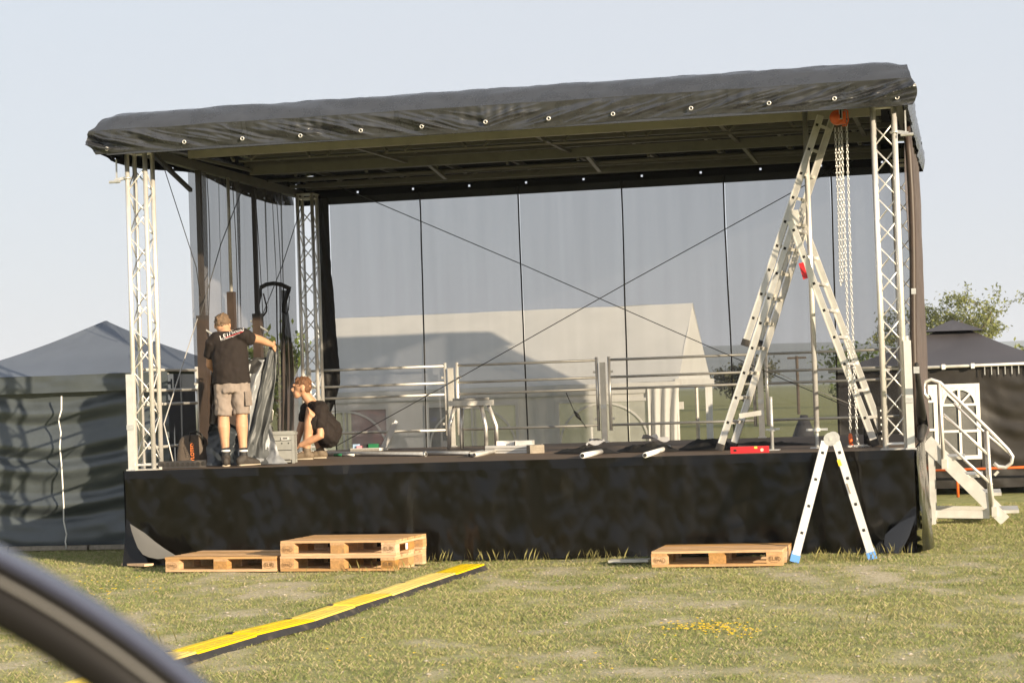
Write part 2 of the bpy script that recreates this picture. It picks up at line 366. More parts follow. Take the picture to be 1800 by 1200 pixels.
# grass blades: real geometry, thick near the camera
def in_view(x, y, mar=1.0):
    d = np.stack([x-CAM.x, y-CAM.y]); z = d[0]*FH.x+d[1]*FH.y; s_ = d[0]*RH.x+d[1]*RH.y
    return (z > 8.5) & (np.abs(s_) < z*.2495*1.02+mar)
def make_blades(name, label, cx, cyy, hgt, wid, lean, cols, cat='grass'):
    N = len(cx); ang = rng.uniform(0, 2*np.pi, N); la = rng.uniform(0, 2*np.pi, N)
    z0 = np.array([relief(a, c) for a, c in zip(cx, cyy)]) - .004
    dx, dy = np.cos(ang)*wid/2, np.sin(ang)*wid/2; lx, ly = np.cos(la)*lean*hgt, np.sin(la)*lean*hgt
    v = np.zeros((N, 4, 3), np.float32)
    v[:, 0] = np.stack([cx-dx, cyy-dy, z0], 1); v[:, 1] = np.stack([cx+dx, cyy+dy, z0], 1)
    v[:, 2] = np.stack([cx+lx*.4+dx*.8, cyy+ly*.4+dy*.8, z0+hgt*.6], 1); v[:, 3] = np.stack([cx+lx, cyy+ly, z0+hgt], 1)
    me = bpy.data.meshes.new(name); me.vertices.add(N*4); me.vertices.foreach_set('co', v.ravel())
    idx = (np.arange(N)*4)[:, None] + np.array([0, 1, 2, 0, 2, 3])[None]
    me.loops.add(N*6); me.loops.foreach_set('vertex_index', idx.ravel().astype(np.int32))
    me.polygons.add(N*2); me.polygons.foreach_set('loop_start', np.arange(0, N*6, 3, dtype=np.int32)); me.update()
    ca = me.color_attributes.new('tint', 'FLOAT_COLOR', 'POINT')
    c4 = np.ones((N, 4, 4), np.float32); c4[:, :, :3] = cols[:, None, :]; ca.data.foreach_set('color', c4.ravel())
    m = bpy.data.materials.get('grass_blade')
    if m is None:
        m = bpy.data.materials.new('grass_blade'); m.use_nodes = True; nn = m.node_tree; bb = nn.nodes['Principled BSDF']
        bb.inputs['Roughness'].default_value = .6; bb.inputs['Specular IOR Level'].default_value = .25
        a = nn.nodes.new('ShaderNodeAttribute'); a.attribute_name = 'tint'; nn.links.new(a.outputs['Color'], bb.inputs['Base Color'])
        t = nn.nodes.new('ShaderNodeBsdfTranslucent'); nn.links.new(a.outputs['Color'], t.inputs['Color'])
        s_ = nn.nodes.new('ShaderNodeMixShader'); s_.inputs[0].default_value = .35; oo = nn.nodes['Material Output']
        nn.links.new(bb.outputs[0], s_.inputs[1]); nn.links.new(t.outputs[0], s_.inputs[2]); nn.links.new(s_.outputs[0], oo.inputs[0])
    o = stuff(link(name, me, m)); tag(o, label, cat); return o
NT = 90000
tx = rng.uniform(-5, 13, NT); ty = rng.uniform(-11, 7.5, NT)**1.0
k = in_view(tx, ty) & ~((tx > -.05) & (tx < 8.05) & (ty > -.02) & (ty < 6.1)); tx, ty = tx[k], ty[k]
gk = np.array([gmask(a, c) for a, c in zip(tx, ty)]); k = rng.uniform(0, 1, len(tx)) < np.clip(gk*1.15-.12, .03, 1); tx, ty, gk = tx[k], ty[k], gk[k]
per = 13
bx = np.repeat(tx, per) + rng.normal(0, .045, len(tx)*per); by = np.repeat(ty, per) + rng.normal(0, .045, len(tx)*per); bk = np.repeat(gk, per)
k = ~((bx > -.03) & (bx < 8.03) & (by > -.03) & (by < 6.1)); bx, by, bk = bx[k], by[k], bk[k]
N = len(bx); hh = rng.uniform(.007, .026, N)*(.55+.75*bk)
hue = np.array([.5+.5*noise.noise(Vector((a*.7, c*.5, 9))) for a, c in zip(bx[::4], by[::4])]); hue = np.repeat(hue, 4)[:N]
hue = np.pad(hue, (0, N-len(hue)), mode='edge') if len(hue) < N else hue
mixv = np.clip(hue + rng.normal(0, .25, N), 0, 1)[:, None]
cols = (1-mixv)*np.array([.175, .235, .065]) + mixv*np.array([.40, .39, .155])
dry = rng.uniform(0, 1, N) < .34; cols[dry] = np.array([.50, .42, .25])*rng.uniform(.7, 1.1, (dry.sum(), 1))
make_blades('short_grass', 'short patchy green and yellowish grass over the trodden meadow', bx, by, hh, rng.uniform(.003, .0065, N), .9, cols)
NS = 110000; ux = rng.uniform(-4, 13, NS); uy = rng.uniform(-10.8, 5, NS); k = in_view(ux, uy, .6) & ~((ux > -.1) & (ux < 8.1) & (uy > -.1)); ux, uy = ux[k], uy[k]; N = len(ux)
make_blades('straw_litter', 'dry pale straw litter lying flat between the grass', ux, uy, rng.uniform(.004, .010, N), rng.uniform(.003, .007, N), 5., np.array([.56, .47, .30])*rng.uniform(.55, 1.1, (N, 1)), 'straw')
# taller stems along the skirt and in odd tufts
sx, sy = [], []
for px_, py_, c_ in [(1045, 985, 26), (1060, 986, 22), (755, 986, 16), (775, 988, 12), (830, 984, 14), (870, 984, 12), (925, 984, 14), (985, 985, 10), (705, 1003, 26), (640, 1004, 10), (1480, 985, 30), (1440, 985, 18), (1510, 985, 26), (1555, 978, 16), (905, 1100, 16), (270, 1125, 18), (150, 1170, 24), (620, 1040, 14), (1500, 1095, 14), (560, 1015, 12), (1585, 975, 14), (1100, 1130, 16)]:
    p = atZ(px_, py_)
    sx += list(rng.normal(p.x, .12, c_)); sy += list(np.minimum(rng.normal(p.y, .06, c_), -.06 if p.y > -.6 else 9))
sx, sy = np.array(sx), np.array(sy); N = len(sx)
cols = np.array([.30, .27, .10])*rng.uniform(.6, 1.25, (N, 1)); make_blades('tall_grass', 'thin tall grass stems in tufts along the stage skirt and pallets', sx, sy, rng.uniform(.04, .15, N), rng.uniform(.002, .0045, N), .4, cols)
# yellow wild flowers and pale pebbles
fx, fy = [], []
for px_, py_, c_, s_ in [(1230, 1103, 60, .13), (1262, 1106, 60, .15), (1290, 1112, 26, .1), (1000, 1178, 6, .3), (960, 1185, 5, .4), (200, 1040, 26, .2), (180, 1025, 16, .25), (640, 1150, 5, .5)]:
    p = atZ(px_, py_); fx += list(rng.normal(p.x, s_, c_)); fy += list(rng.normal(p.y, s_*1.2, c_))
fm = MB()
for a, c in zip(fx, fy):
    h = random.uniform(.012, .035); z = relief(a, c)
    for q in range(5):
        t = q*1.2566+a*9; fm.add([(a, c, z+h), (a+.009*math.cos(t-.4), c+.009*math.sin(t-.4), z+h+.007), (a+.014*math.cos(t), c+.014*math.sin(t), z+h+.003), (a+.009*math.cos(t+.4), c+.009*math.sin(t+.4), z+h+.007)], [(0, 1, 2, 3)])
flower_m = mat('flower_yellow', (.80, .55, .02), .7)
tag(stuff(fm.build('wild_flowers', flower_m)), 'small yellow wild flowers scattered in the grass', 'flowers')
pm = MB(); NP = 13000
qx = rng.uniform(-4, 13, NP); qy = rng.uniform(-10.8, 4, NP); k = in_view(qx, qy, .4) & ~((qx > -.1) & (qx < 8.1) & (qy > -.1)); qx, qy = qx[k], qy[k]
V8 = [(0, 0, -.5), (.5, 0, 0), (.15, .5, 0), (-.45, .28, .05), (-.4, -.3, 0), (.2, -.45, .05), (.05, .02, .5)]
for a, c in zip(qx, qy):
    if random.random() < gmask(a, c)*1.02: continue
    s_ = random.choice((.005, .007, .009, .012, .018))*random.uniform(.8, 1.5); t = random.uniform(0, 6.28); z = relief(a, c)
    pm.add([(a+s_*1.5*(x*math.cos(t)-y*math.sin(t)), c+s_*1.5*(x*math.sin(t)+y*math.cos(t)), z+s_*(zz*.7+.2)) for x, y, zz in V8],
           [(0, 2, 1), (0, 3, 2), (0, 4, 3), (0, 5, 4), (0, 1, 5), (6, 1, 2), (6, 2, 3), (6, 3, 4), (6, 4, 5), (6, 5, 1)])
tag(stuff(pm.build('pebbles', mat('pebble', (.42, .37, .30), .85, var=.3, vscale=3))), 'pale gravel pebbles in the bare patches of the meadow', 'gravel')

# ------------------------------------------------------------------ hills far behind
def hills(name, dist, hgt, seed, col):
    us = lin(-75, 75, 160)
    def P(a, q):
        t = R_(a)+YAW; h = hgt*(.62+.38*fbm(a*.05, seed, 0, 5)+.05*fbm(a*.5, seed, 2, 3))
        d = dist*(1+.25*q); return (CAM.x+d*math.sin(t), CAM.y+d*math.cos(t), -1+h*math.sin(q*math.pi/2)+ (0 if q < 1 else 0))
    struct(MB().grid(us, [0, .3, .6, .85, 1.0], P).build(name, mat(name, col, .9, var=.25, vscale=.01), None, True))
hills('hills', 3000, 88, 5.5, (.05, .07, .035))
hills('far_hills', 4300, 118, 9.1, (.05, .065, .04))

# ------------------------------------------------------------------ trees and bushes
def leaves(name, pts, size, cols, parent):
    N = len(pts); a = rng.normal(0, 1, (N, 3)); a /= np.linalg.norm(a, axis=1)[:, None]; b2 = np.cross(a, rng.normal(0, 1, (N, 3))); b2 /= np.linalg.norm(b2, axis=1)[:, None]
    s1 = (size*rng.uniform(.6, 1.4, N))[:, None]; v = np.stack([pts-a*s1, pts-b2*s1*.45, pts+a*s1, pts+b2*s1*.45], 1).astype(np.float32)
    me = bpy.data.meshes.new(name); me.vertices.add(N*4); me.vertices.foreach_set('co', v.ravel())
    me.loops.add(N*4); me.loops.foreach_set('vertex_index', np.arange(N*4, dtype=np.int32)); me.polygons.add(N); me.polygons.foreach_set('loop_start', np.arange(0, N*4, 4, dtype=np.int32)); me.update()
    ca = me.color_attributes.new('tint', 'FLOAT_COLOR', 'POINT'); c4 = np.ones((N, 4, 4), np.float32)
    c4[:, :, :3] = (np.array(cols)*rng.uniform(.6, 1.35, (N, 1)))[:, None, :]; ca.data.foreach_set('color', c4.ravel())
    return link(name, me, bpy.data.materials['grass_blade'], parent)
def tree(name, label, base, H, spread, nl, col, leaf=.11, stems=3, gap=.85, cat='tree', clump=.5):
    t = root(name, label, cat, base); tr = MB(); ends = []; base = Vector(base)
    def grow(p, d, ln, r, lev):
        pts = [p]; rr = [r]
        for q in range(4):
            d = (d + Vector((random.gauss(0, .16), random.gauss(0, .16), random.gauss(.02, .1)))).normalized(); p = p + d*ln/4; pts.append(p); rr.append(r*(1-.13*(q+1)))
        tr.path(pts, rr, 6)
        if lev <= 1: ends.extend(pts[2:])
        if lev == 0: return
        for q in range(3 if lev > 1 else 4):
            a = random.uniform(0, 6.28); sd2 = Vector((math.cos(a), math.sin(a), random.uniform(-.1, .5)))
            grow(pts[random.choice((2, 3, 4))], (d*.75+sd2*gap).normalized(), ln*random.uniform(.6, .8), rr[-1]*.7, lev-1)
    for q in range(stems):
        a = q*6.28/stems+random.uniform(0, 1); grow(base, Vector((math.cos(a)*spread, math.sin(a)*spread, 1)).normalized(), H*.42, H*.028, 3)
    top = max(e.z for e in ends)-base.z; f_ = H/(top*1.06)
    for i, q in enumerate(tr.v): tr.v[i] = (base.x+(q[0]-base.x)*f_, base.y+(q[1]-base.y)*f_, base.z+(q[2]-base.z)*f_)
    ends = [base+(e-base)*f_ for e in ends]
    tr.build('trunk', bark, t); E = np.array([tuple(e) for e in ends]); pick = E[rng.integers(0, len(E), nl)]
    leaves('crown', pick + rng.normal(0, clump, (nl, 3))*np.array([1, 1, .75]), leaf, col, t); return t
ta = atY(1680, 640, 112); tree('broadleaf_tree', 'tall open-crowned green tree standing behind the right dark tent', (ta.x, 112, 0), 7.6, .42, 9500, (.20, .215, .07), .105, 4, 1.0, clump=.23)
tb = atY(1856, 640, 75); tree('leafy_bush', 'rounded yellow-green bush at the right edge behind the dark tent', (tb.x, 75, 0), 3.1, .8, 3200, (.21, .23, .07), .12, 5, 1.1, 'bush', .4)
for px_, Y, H, cl, nm, lb in [(508, 26, 3.3, (.13, .17, .045), 'slender_tree', 'small green tree seen through the side mesh beside the rear left truss'),
        (1535, 60, 3.1, (.11, .15, .04), 'round_bush', 'green bush seen through the mesh beside the front right truss'),
        (1312, 150, 3.8, (.10, .10, .045), 'distant_tree', 'distant brownish tree seen through the mesh left of the tall ladder')]:
    p = atY(px_, 680, Y); tree(nm, lb, (p.x, Y, 0), H, .6, 2600, cl, .1 if Y < 100 else .2, 3, 1.0, 'tree' if 'tree' in nm else 'bush', .3 if Y < 100 else .5)
tp = atY(1402, 668, 90); po = root('utility_pole', 'thin wooden post far off in the field behind the mesh', 'post', (tp.x, 90, 0))
MB().tube((tp.x, 90, 0), (tp.x, 90, 3.1), .08, 8).build('post', bark, po); MB().bar((tp.x-.5, 90, 3.0), (tp.x+.5, 90, 3.0), .1, .1).build('crossbar', bark, po)
cp = atY(1412, 765, 22); co = root('cone_cover', 'small black cone-shaped cover standing on the field behind the mesh', 'cover', (cp.x, 22, 0))
MB().path([(cp.x, 22, 0), (cp.x, 22, .35), (cp.x+.02, 22, .75), (cp.x+.03, 22, 1.0)], [.36, .30, .17, .07], 10).build('cover', far_dark, co, True)

# ------------------------------------------------------------------ tents
def wrinkle_wall(mbx, x0, x1, z0, z1, Y, amp, seed, nu=90, nv=60, horiz=1., flip=1):
    def P(a, c):
        x = x0+(x1-x0)*a; z = z0+(z1-z0)*c; h = 1-c
        d = amp*.45*fbm(x*.6+seed, z*1.6*horiz + .9*math.sin(a*math.pi)*1.2, seed, 2) + amp*.14*fbm(x*3, z*4, seed+2, 2)
        d += amp*.55*(math.sin((z+.20*math.sin(math.pi*a)+.05*fbm(x, z, 5, 2))*17+seed)+.5*math.sin((z+.28*math.sin(math.pi*a))*29+seed*2))*min(1, 3*a*(1-a)+.2)*(.35+.65*math.sin(math.pi*min(1, c*1.1)))*horiz
        return (x, Y - flip*d, z)
    return mbx.grid(lin(0, 1, nu), lin(0, 1, nv), P)
def canopy(mbx, x0, x1, y0, y1, ze, ax, ay, za, sag=.06, n=14):
    for (a, c) in (((x0, y0), (x1, y0)), ((x1, y0), (x1, y1)), ((x1, y1), (x0, y1)), ((x0, y1), (x0, y0))):
        def P(u, v):
            ex, ey = a[0]+(c[0]-a[0])*u, a[1]+(c[1]-a[1])*u
            z = ze+(za-ze)*v - sag*math.sin(math.pi*v)*(1+.3*math.sin(math.pi*u)) + .008*fbm(ex*2, ey*2+v*3, za, 3)
            return (ex+(ax-ex)*v, ey+(ay-ey)*v, z)
        mbx.grid(lin(0, 1, n), lin(0, .995, n), P)
    return mbx
# left dark tent
LT = root('dark_tent', 'dark blue-grey pop-up tent with closed wrinkled walls left of the stage', 'tent', (-1.9, 3.7, 0))
x0, x1, y0, y1, ze = -3.42, -.42, 2.2, 5.2, 2.03
canopy(MB(), x0-.03, x1+.03, y0-.03, y1+.03, ze, -1.80, 3.7, 2.71).build('canopy', tent_black, LT, True)
def val(Y): return MB().grid(lin(x0-.03, x1+.03, 60), lin(ze-.2, ze-.002, 8), lambda x, z: (x, Y+.012*fbm(x*3, z*9, 3, 3), z))
val(y0-.05).build('valance', tent_wall_l, LT, True)
wrinkle_wall(MB(), x0, x1, .06, ze-.03, y0+.06, .10, 2.).build('front_wall', tent_wall_l, LT, True)
MB().grid(lin(y0+.03, y1, 24), lin(.06, ze-.03, 20), lambda y, z: (x1, y, z)).build('side_wall', tent_black, LT, True)
MB().grid(lin(y0+.03, y1, 24), lin(.06, ze-.03, 20), lambda y, z: (x0, y, z)).build('side_wall', tent_black, LT, True)
MB().grid(lin(x0, x1, 24), lin(.06, ze-.03, 20), lambda x, z: (x, y1, z)).build('rear_wall', tent_black, LT, True)
for cx_, c_ in ((x0+.03, y0+.09), (x1-.03, y0+.09), (x0+.03, y1-.05), (x1-.03, y1-.05)): MB().bar((cx_, c_, 0), (cx_, c_, ze-.02), .035, .035).build('leg', alu_dull, LT)
MB().path([atY(x, y, y0-.09) for x, y in ((108, 696), (108, 720), (103, 738), (107, 760), (105, 785), (108, 815), (110, 850), (112, 890), (112, 915), (117, 938), (115, 952), (117, 964))], .009, 6).build('cord', white_paint, LT, True)
for q in lin(x0, x1-1, 3): MB().bar((q, y0+.0, .035), (q+.97, y0+.0, .035), .05, .05).build('ground_bar', stone_wood, LT)

# right dark tent
RT = root('anthracite_tent', 'anthracite pop-up tent with a white arched window right of the stage', 'tent', (8.3, 11, 0))
x0, x1, y0, y1, ze = 6.72, 9.85, 9.5, 12.6, 1.80
canopy(MB(), x0-.05, x1+.05, y0-.05, y1+.05, ze, 8.36, 11.05, 2.46, .05).build('canopy', tent_grey, RT, True)
canopy(MB(), 7.93, 8.80, 10.6, 11.5, 2.33, 8.36, 11.05, 2.50, .0, 8).build('vent_cap', tent_grey, RT, True)
tent_wall_b = mat('tent_wall_black', (.020, .017, .014), .5, var=.3, vscale=2, bump=.15, bscale=9)
wrinkle_wall(MB(), x0, 7.97, .1, ze-.02, y0, .05, 6., 40, 50, .6).build('front_wall', tent_wall_b, RT, True)
wrinkle_wall(MB(), 8.69, x1, .1, ze-.02, y0, .06, 9., 40, 50, .6).build('front_wall', tent_wall_b, RT, True)
wrinkle_wall(MB(), 7.97, 8.69, 1.55, ze-.02, y0, .02, 3., 20, 10, .4).build('front_wall', tent_wall_b, RT, True)
wrinkle_wall(MB(), 7.97, 8.69, .1, .50, y0, .03, 4., 20, 14, .4).build('front_wall', tent_wall_b, RT, True)
MB().grid(lin(y0, y1, 10), lin(.1, ze, 10), lambda y, z: (x1, y, z)).build('side_wall', tent_wall_b, RT)
MB().grid(lin(y0, y1, 10), lin(.1, ze, 10), lambda y, z: (x0, y, z)).build('side_wall', tent_wall_b, RT)
MB().grid(lin(x0, x1, 10), lin(.1, ze, 10), lambda x, z: (x, y1, z)).build('rear_wall', tent_wall_b, RT)
for cx_, c_ in ((x0+.03, y0+.05), (x1-.03, y0+.05), (x0+.03, y1-.05), (x1-.03, y1-.05)): MB().bar((cx_, c_, 0), (cx_, c_, ze-.02), .035, .035).build('leg', alu_dull, RT)
MB().tube((x0-.1, y0-.09, ze-.005), (x1+.1, y0-.09, ze+.012), .022, 10).build('eave_pole', alu_dull, RT, True)
for q in (7.45, 8.22, 8.62, 9.5): MB().box((q, y0-.10, ze+.002), (.05, .06, .07)).build('clip', white_paint, RT)
for q in lin(8.78, 9.7, 11): MB().bar((q, y0-.085, ze-.02), (q, y0-.085, ze-.13), .012, .004).build('strap', galv, RT)
def arch_window(par, xa, xb, za, zb, Y, wm, fmat, th=.03, solid=True):
    wn = MB()
    wn.bar((xa, Y, za), (xa, Y, zb), th*1.6, .008, (0, 1, 0)); wn.bar((xb, Y, za), (xb, Y, zb), th*1.6, .008, (0, 1, 0))
    wn.bar((xa-th*.8, Y-.003, zb), (xb+th*.8, Y-.003, zb), th*1.6, .008, (0, 1, 0)); wn.bar((xa-th*.8, Y-.003, za), (xb+th*.8, Y-.003, za), th*1.6, .008, (0, 1, 0))
    wo_ = wn.build('window', wm, par)
    link('pane', MB().grid(lin(xa, xb, 6), lin(za, zb, 6), lambda x, z: (x, Y+.012+.006*fbm(x*4, z*4, 1, 2), z)).mesh(), fmat, wo_)
    cxm = (xa+xb)/2; hw = (xb-xa)/2-.03; rr = min(hw, (zb-za)*.48); zc = zb-.04-rr
    ar = MB(); pts = [(cxm+hw*math.cos(t), Y-.006, zc+rr*math.sin(t)) for t in lin(0, math.pi, 22)]
    for p, q in zip(pts[:-1], pts[1:]): ar.bar(p, q, .008, th, (0, 0, 1) if abs(q[2]-p[2]) < abs(q[0]-p[0]) else (1, 0, 0))
    link('arch', ar.mesh(), wm, wo_)
    for bar in (((cxm, za), (cxm, zc+rr)), ((xa, zc), (xb, zc)), ((xa, (za+zc)/2), (xb, (za+zc)/2))):
        (a, c), (a2, c2) = bar; link('muntin', MB().bar((a, Y-.009, c), (a2, Y-.009, c2), th, .008, (0, 1, 0)).mesh(), wm, wo_)
    for s_ in (-1, 1) if solid else (): link('muntin', MB().bar((cxm, Y-.012, zc), (cxm+s_*hw*.7, Y-.012, zc+rr*.7), th*.8, .006, (0, 1, 0)).mesh(), wm, wo_)
    if not solid: return wo_
    # solid spandrels above the arch
    sp = MB()
    for s_ in (-1, 1):
        P = [(cxm+s_*hw*math.cos(t), Y-.002, zc+rr*math.sin(t)) for t in lin(0, math.pi/2, 10)] + [(cxm+s_*hw, Y-.002, zb-.02)]
        sp.add(P, [tuple(range(len(P)))])
    link('spandrel', sp.mesh(), wm, wo_)
    return wo_
arch_window(RT, 8.16, 8.67, .53, 1.53, y0-.03, white_paint, film2, .035)
arch_window(RT, 7.70, 8.09, .53, 1.53, y0-.03, white_paint, film2, .035)
ob = root('orange_barrier', 'orange barrier rail on short posts in front of the right dark tent', 'barrier', (8.9, 9.1, 0))
MB().tube((7.6, 9.1, .37), (10.3, 9.1, .40), .018, 8).build('rail', orange, ob, True)
for q in (8.35, 10.1): MB().tube((q, 9.1, 0), (q, 9.1, .40), .02, 8).build('post', orange, ob, True)

# white party tent behind the stage
WT = root('white_party_tent', 'white gabled party tent with arched windows behind the mesh backdrop', 'tent', (1.37, 12, 0))
xa, xb, ya, yb, ze, zr = -1.63, 4.37, 10., 14., 1.74, 2.95
def slope(sy):
    def P(x, v):
        y = ya+(12-ya)*v if sy < 0 else yb+(12-yb)*v
        return (x, y, ze+(zr-ze)*v - .05*math.sin(math.pi*v)*(.6+.4*abs(math.sin((x-xa)*math.pi/2))) + .012*fbm(x*1.3, v*2+x*.8, sy, 3))
    return P
MB().grid(lin(xa-.03, xb+.03, 60), lin(0, 1, 14), slope(-1)).build('roof_panel', white_pvc, WT, True)
MB().grid(lin(xa-.03, xb+.03, 60), lin(0, 1, 14), slope(1)).build('roof_panel', white_pvc, WT, True)
MB().grid(lin(xa-.03, xb+.03, 60), lin(ze-.16, ze-.003, 6), lambda x, z: (x, ya-.03+.01*fbm(x*4, z*6, 2, 2), z)).build('valance', white_pvc, WT, True)
for X, nm in ((xb+.02, 'gable_panel'), (xa-.02, 'gable_panel')):
    MB().grid(lin(0, 1, 16), lin(0, 1, 10), lambda u, v: (X+.015*fbm(u*5, v*3, X, 2), ya+(yb-ya)*(v*.5*1+u*(1-v)), ze-.02+(zr-ze)*v)).build(nm, white_pvc, WT, True)
MB().box((xb+.03, 12, ze-.03), (.10, 4.0, .12)).build('gable_roll', white_pvc, WT)
for i in range(3):
    a = xa+2*i
    for (u0, u1, z0, z1) in ((a, a+.21, .02, ze-.02), (a+1.61, a+2, .02, ze-.02), (a+.21, a+1.61, 1.50, ze-.02), (a+.21, a+1.61, .02, .25)):
        MB().grid(lin(u0, u1, 14), lin(z0, z1, 14), lambda x, z: (x, ya+.02*fbm(x*3, z*.8, 1, 3), z)).build('wall_panel', white_pvc, WT, True)
    arch_window(WT, a+.22, a+1.60, .26, 1.49, ya-.03, white_pvc, film, .03, False)
for x in (xa, xa+2, xa+4, xb):
    for y in (ya+.06, yb-.06): MB().tube((x, y, 0), (x, y, ze), .022, 8).build('leg', white_paint, WT)
for y in (10.0, 10.05): pass
MB().grid(lin(0, 1, 24), lin(0, 1, 16), lambda u, v: (xb-.42+.47*u*(1-.45*(1-v)*(v)), ya-.06+.05*math.sin(u*19)*(1-v*.6), .03+(ze-.1)*v)).build('door_curtain', white_pvc, WT, True)
MB().grid(lin(0, 1, 20), lin(0, 1, 16), lambda u, v: (xb+.02+.03*math.sin(u*15), yb-.75+.75*u*(1-.4*v*(1-v)), .03+(ze-.1)*v)).build('door_curtain', white_pvc, WT, True)
MB().tube((xb, 12.3, 0), (xb, 12.3, ze), .03, 8).build('door_post', alu_dull, WT)
MB().box((xb-.4, 13.2, 1.35), (.12, .12, .12)).build('lamp', white_paint, WT)
# things stored in the white tent
rc = root('red_banner', 'red banner hanging inside the left window of the white tent', 'banner', (-.2, 10.9, 0))
MB().grid(lin(-.9, .16, 24), lin(.0, 1.5, 12), lambda x, z: (x, 10.9+.06*math.sin(x*13), z)).build('cloth', red_cloth, rc, True); MB().tube((-.95, 10.88, 1.5), (.2, 10.88, 1.5), .02, 8).build('rod', alu_dull, rc)
for q in (-.95, .2): MB().tube((q, 10.88, 0), (q, 10.88, 1.5), .015, 6).build('upright', alu_dull, rc)
pbd = root('dark_poster_board', 'dark poster board standing behind the white tent window', 'board', (.55, 11.4, 0))
MB().box((.16, 11.45, .82), (.72, .03, 1.34)).build('board', far_dark, pbd); MB().box((.16, 11.5, .07), (.5, .3, .14)).build('foot', far_dark, pbd)
MB().box((.30, 11.428, 1.27), (.10, .006, .06)).build('sticker', mat('sticker_blue', (.08, .12, .7), .5), pbd)
for q, (x, y, w_, h) in enumerate(((2.95, 11.3, .42, .62), (3.3, 11.6, .5, .45))):
    bx_ = root('cardboard_box', ('tall tan cardboard box behind the right window of the white tent', 'low wide tan cardboard box beside the taller one in the white tent')[q], 'box', (x, y, 0), group='boxes in the white tent')
    MB().box((x, y, h/2), (w_, .4, h)).build('carton', cardboard, bx_); MB().box((x, y, h+.002), (.05, .402, .004)).build('tape', stone_wood, bx_)

# ------------------------------------------------------------------ stage platform
ST = root('stage_platform', 'large raised stage deck of dark brown panels with black skirting', 'stage', (4, 3, 0))
pan = MB().box((0, 0, -.015), (1.994, .994, .03)).mesh('deck_panel')
for i in range(4):
    for j in range(6):
        o = link('deck_panel', pan, plywood, ST); o.location = (1+2*i, .5+j, DZ+random.uniform(-.0015, .0015))
for x in (0.02, 2, 4, 6, 7.98): MB().bar((x, .03, DZ-.10), (x, 5.97, DZ-.10), .05, .13).build('joist', alu_dull, ST)
for y in (.02, 5.98): MB().bar((0, y, DZ-.10), (8, y, DZ-.10), .04, .13).build('edge_beam', alu_dull, ST)
MB().bar((0, .008, DZ-.006), (8, .008, DZ-.006), .014, .014).build('edge_trim', alu_dull, ST)
for x in (.06, 2, 4, 6, 7.94):
    for y in (.15, 3, 5.9): MB().tube((x, y, 0), (x, y, DZ-.16), .03, 8).build('leg', galv, ST)
SK = root('stage_skirt', 'black tarpaulin skirt hanging round the stage, corners kicked out', 'skirt', (4, 0, 0))
def ridge(v): return 1-abs(v)*2.2
def skirt_front(x, z):
    h = (DZ-z)/DZ
    d = .014*math.sin(x*7.3+2.4*math.sin(x*1.1)+.5*z)*(.35+.65*h)*(.5+.5*math.sin(x*.9+1)) + .022*fbm(x*2.2, z*.28, 2., 3)*(.3+h) + .016*fbm(x*3.4+z, z*1.5-x, 6, 3)*(.3+.7*abs(2*h-1)) + .0035*fbm(x*7, z*4, 9, 2)
    d += .008*math.sin(x*29+3*math.sin(x*2.3)+.8*z)*max(0, fbm(x*1.1, z*.4, 14, 2)*2.2)
    e = .48-z-x*1.05                                             # left corner flap pushed out
    if e > 0: d += .26*min(e, .48)
    e = .42-z-(8-x)*.95
    if e > 0: d += .24*min(e, .42)
    d += .02*h*h*(.5+.5*fbm(x*.8, 0, 8, 2))
    return (x-.01, -.028-max(-.01, d), max(.005, z+.012*fbm(x*2.2, 3, 1, 3)*h))
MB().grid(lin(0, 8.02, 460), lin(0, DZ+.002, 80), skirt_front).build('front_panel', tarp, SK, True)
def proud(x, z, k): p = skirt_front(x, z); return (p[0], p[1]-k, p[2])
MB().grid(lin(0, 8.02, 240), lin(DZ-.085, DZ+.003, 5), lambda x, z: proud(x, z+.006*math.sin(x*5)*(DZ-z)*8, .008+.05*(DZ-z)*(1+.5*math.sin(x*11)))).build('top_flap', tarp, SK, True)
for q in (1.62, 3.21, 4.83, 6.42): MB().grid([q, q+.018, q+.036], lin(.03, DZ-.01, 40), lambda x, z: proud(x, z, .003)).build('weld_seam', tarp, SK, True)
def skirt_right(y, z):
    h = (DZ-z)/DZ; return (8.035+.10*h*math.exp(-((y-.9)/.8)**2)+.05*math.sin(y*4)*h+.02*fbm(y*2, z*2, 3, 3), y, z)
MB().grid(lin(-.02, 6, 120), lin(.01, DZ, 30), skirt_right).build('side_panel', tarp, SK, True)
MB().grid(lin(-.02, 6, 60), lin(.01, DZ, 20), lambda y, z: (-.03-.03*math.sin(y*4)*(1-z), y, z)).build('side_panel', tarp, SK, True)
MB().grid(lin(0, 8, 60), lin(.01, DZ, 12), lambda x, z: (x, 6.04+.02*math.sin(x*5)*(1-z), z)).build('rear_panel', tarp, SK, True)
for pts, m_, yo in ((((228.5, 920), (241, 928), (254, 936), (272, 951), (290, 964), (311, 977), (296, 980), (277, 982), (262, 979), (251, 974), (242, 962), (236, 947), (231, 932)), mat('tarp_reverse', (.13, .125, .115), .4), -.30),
        (((1610, 905), (1596, 911), (1582, 918), (1568, 928), (1556, 939), (1554, 955), (1560, 970), (1572, 972), (1581, 972), (1590, 958), (1598, 942), (1604, 925)), mat('tarp_sky_sheen', (.012, .013, .016), .22), -.30)):  # right patch: sky reflection on the black fold, painted as bluish colour
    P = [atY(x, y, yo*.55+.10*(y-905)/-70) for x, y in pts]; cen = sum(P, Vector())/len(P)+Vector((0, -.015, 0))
    MB().add(P+[cen], [(i, (i+1) % len(P), len(P)) for i in range(len(P))]).build('folded_corner', m_, SK, True)
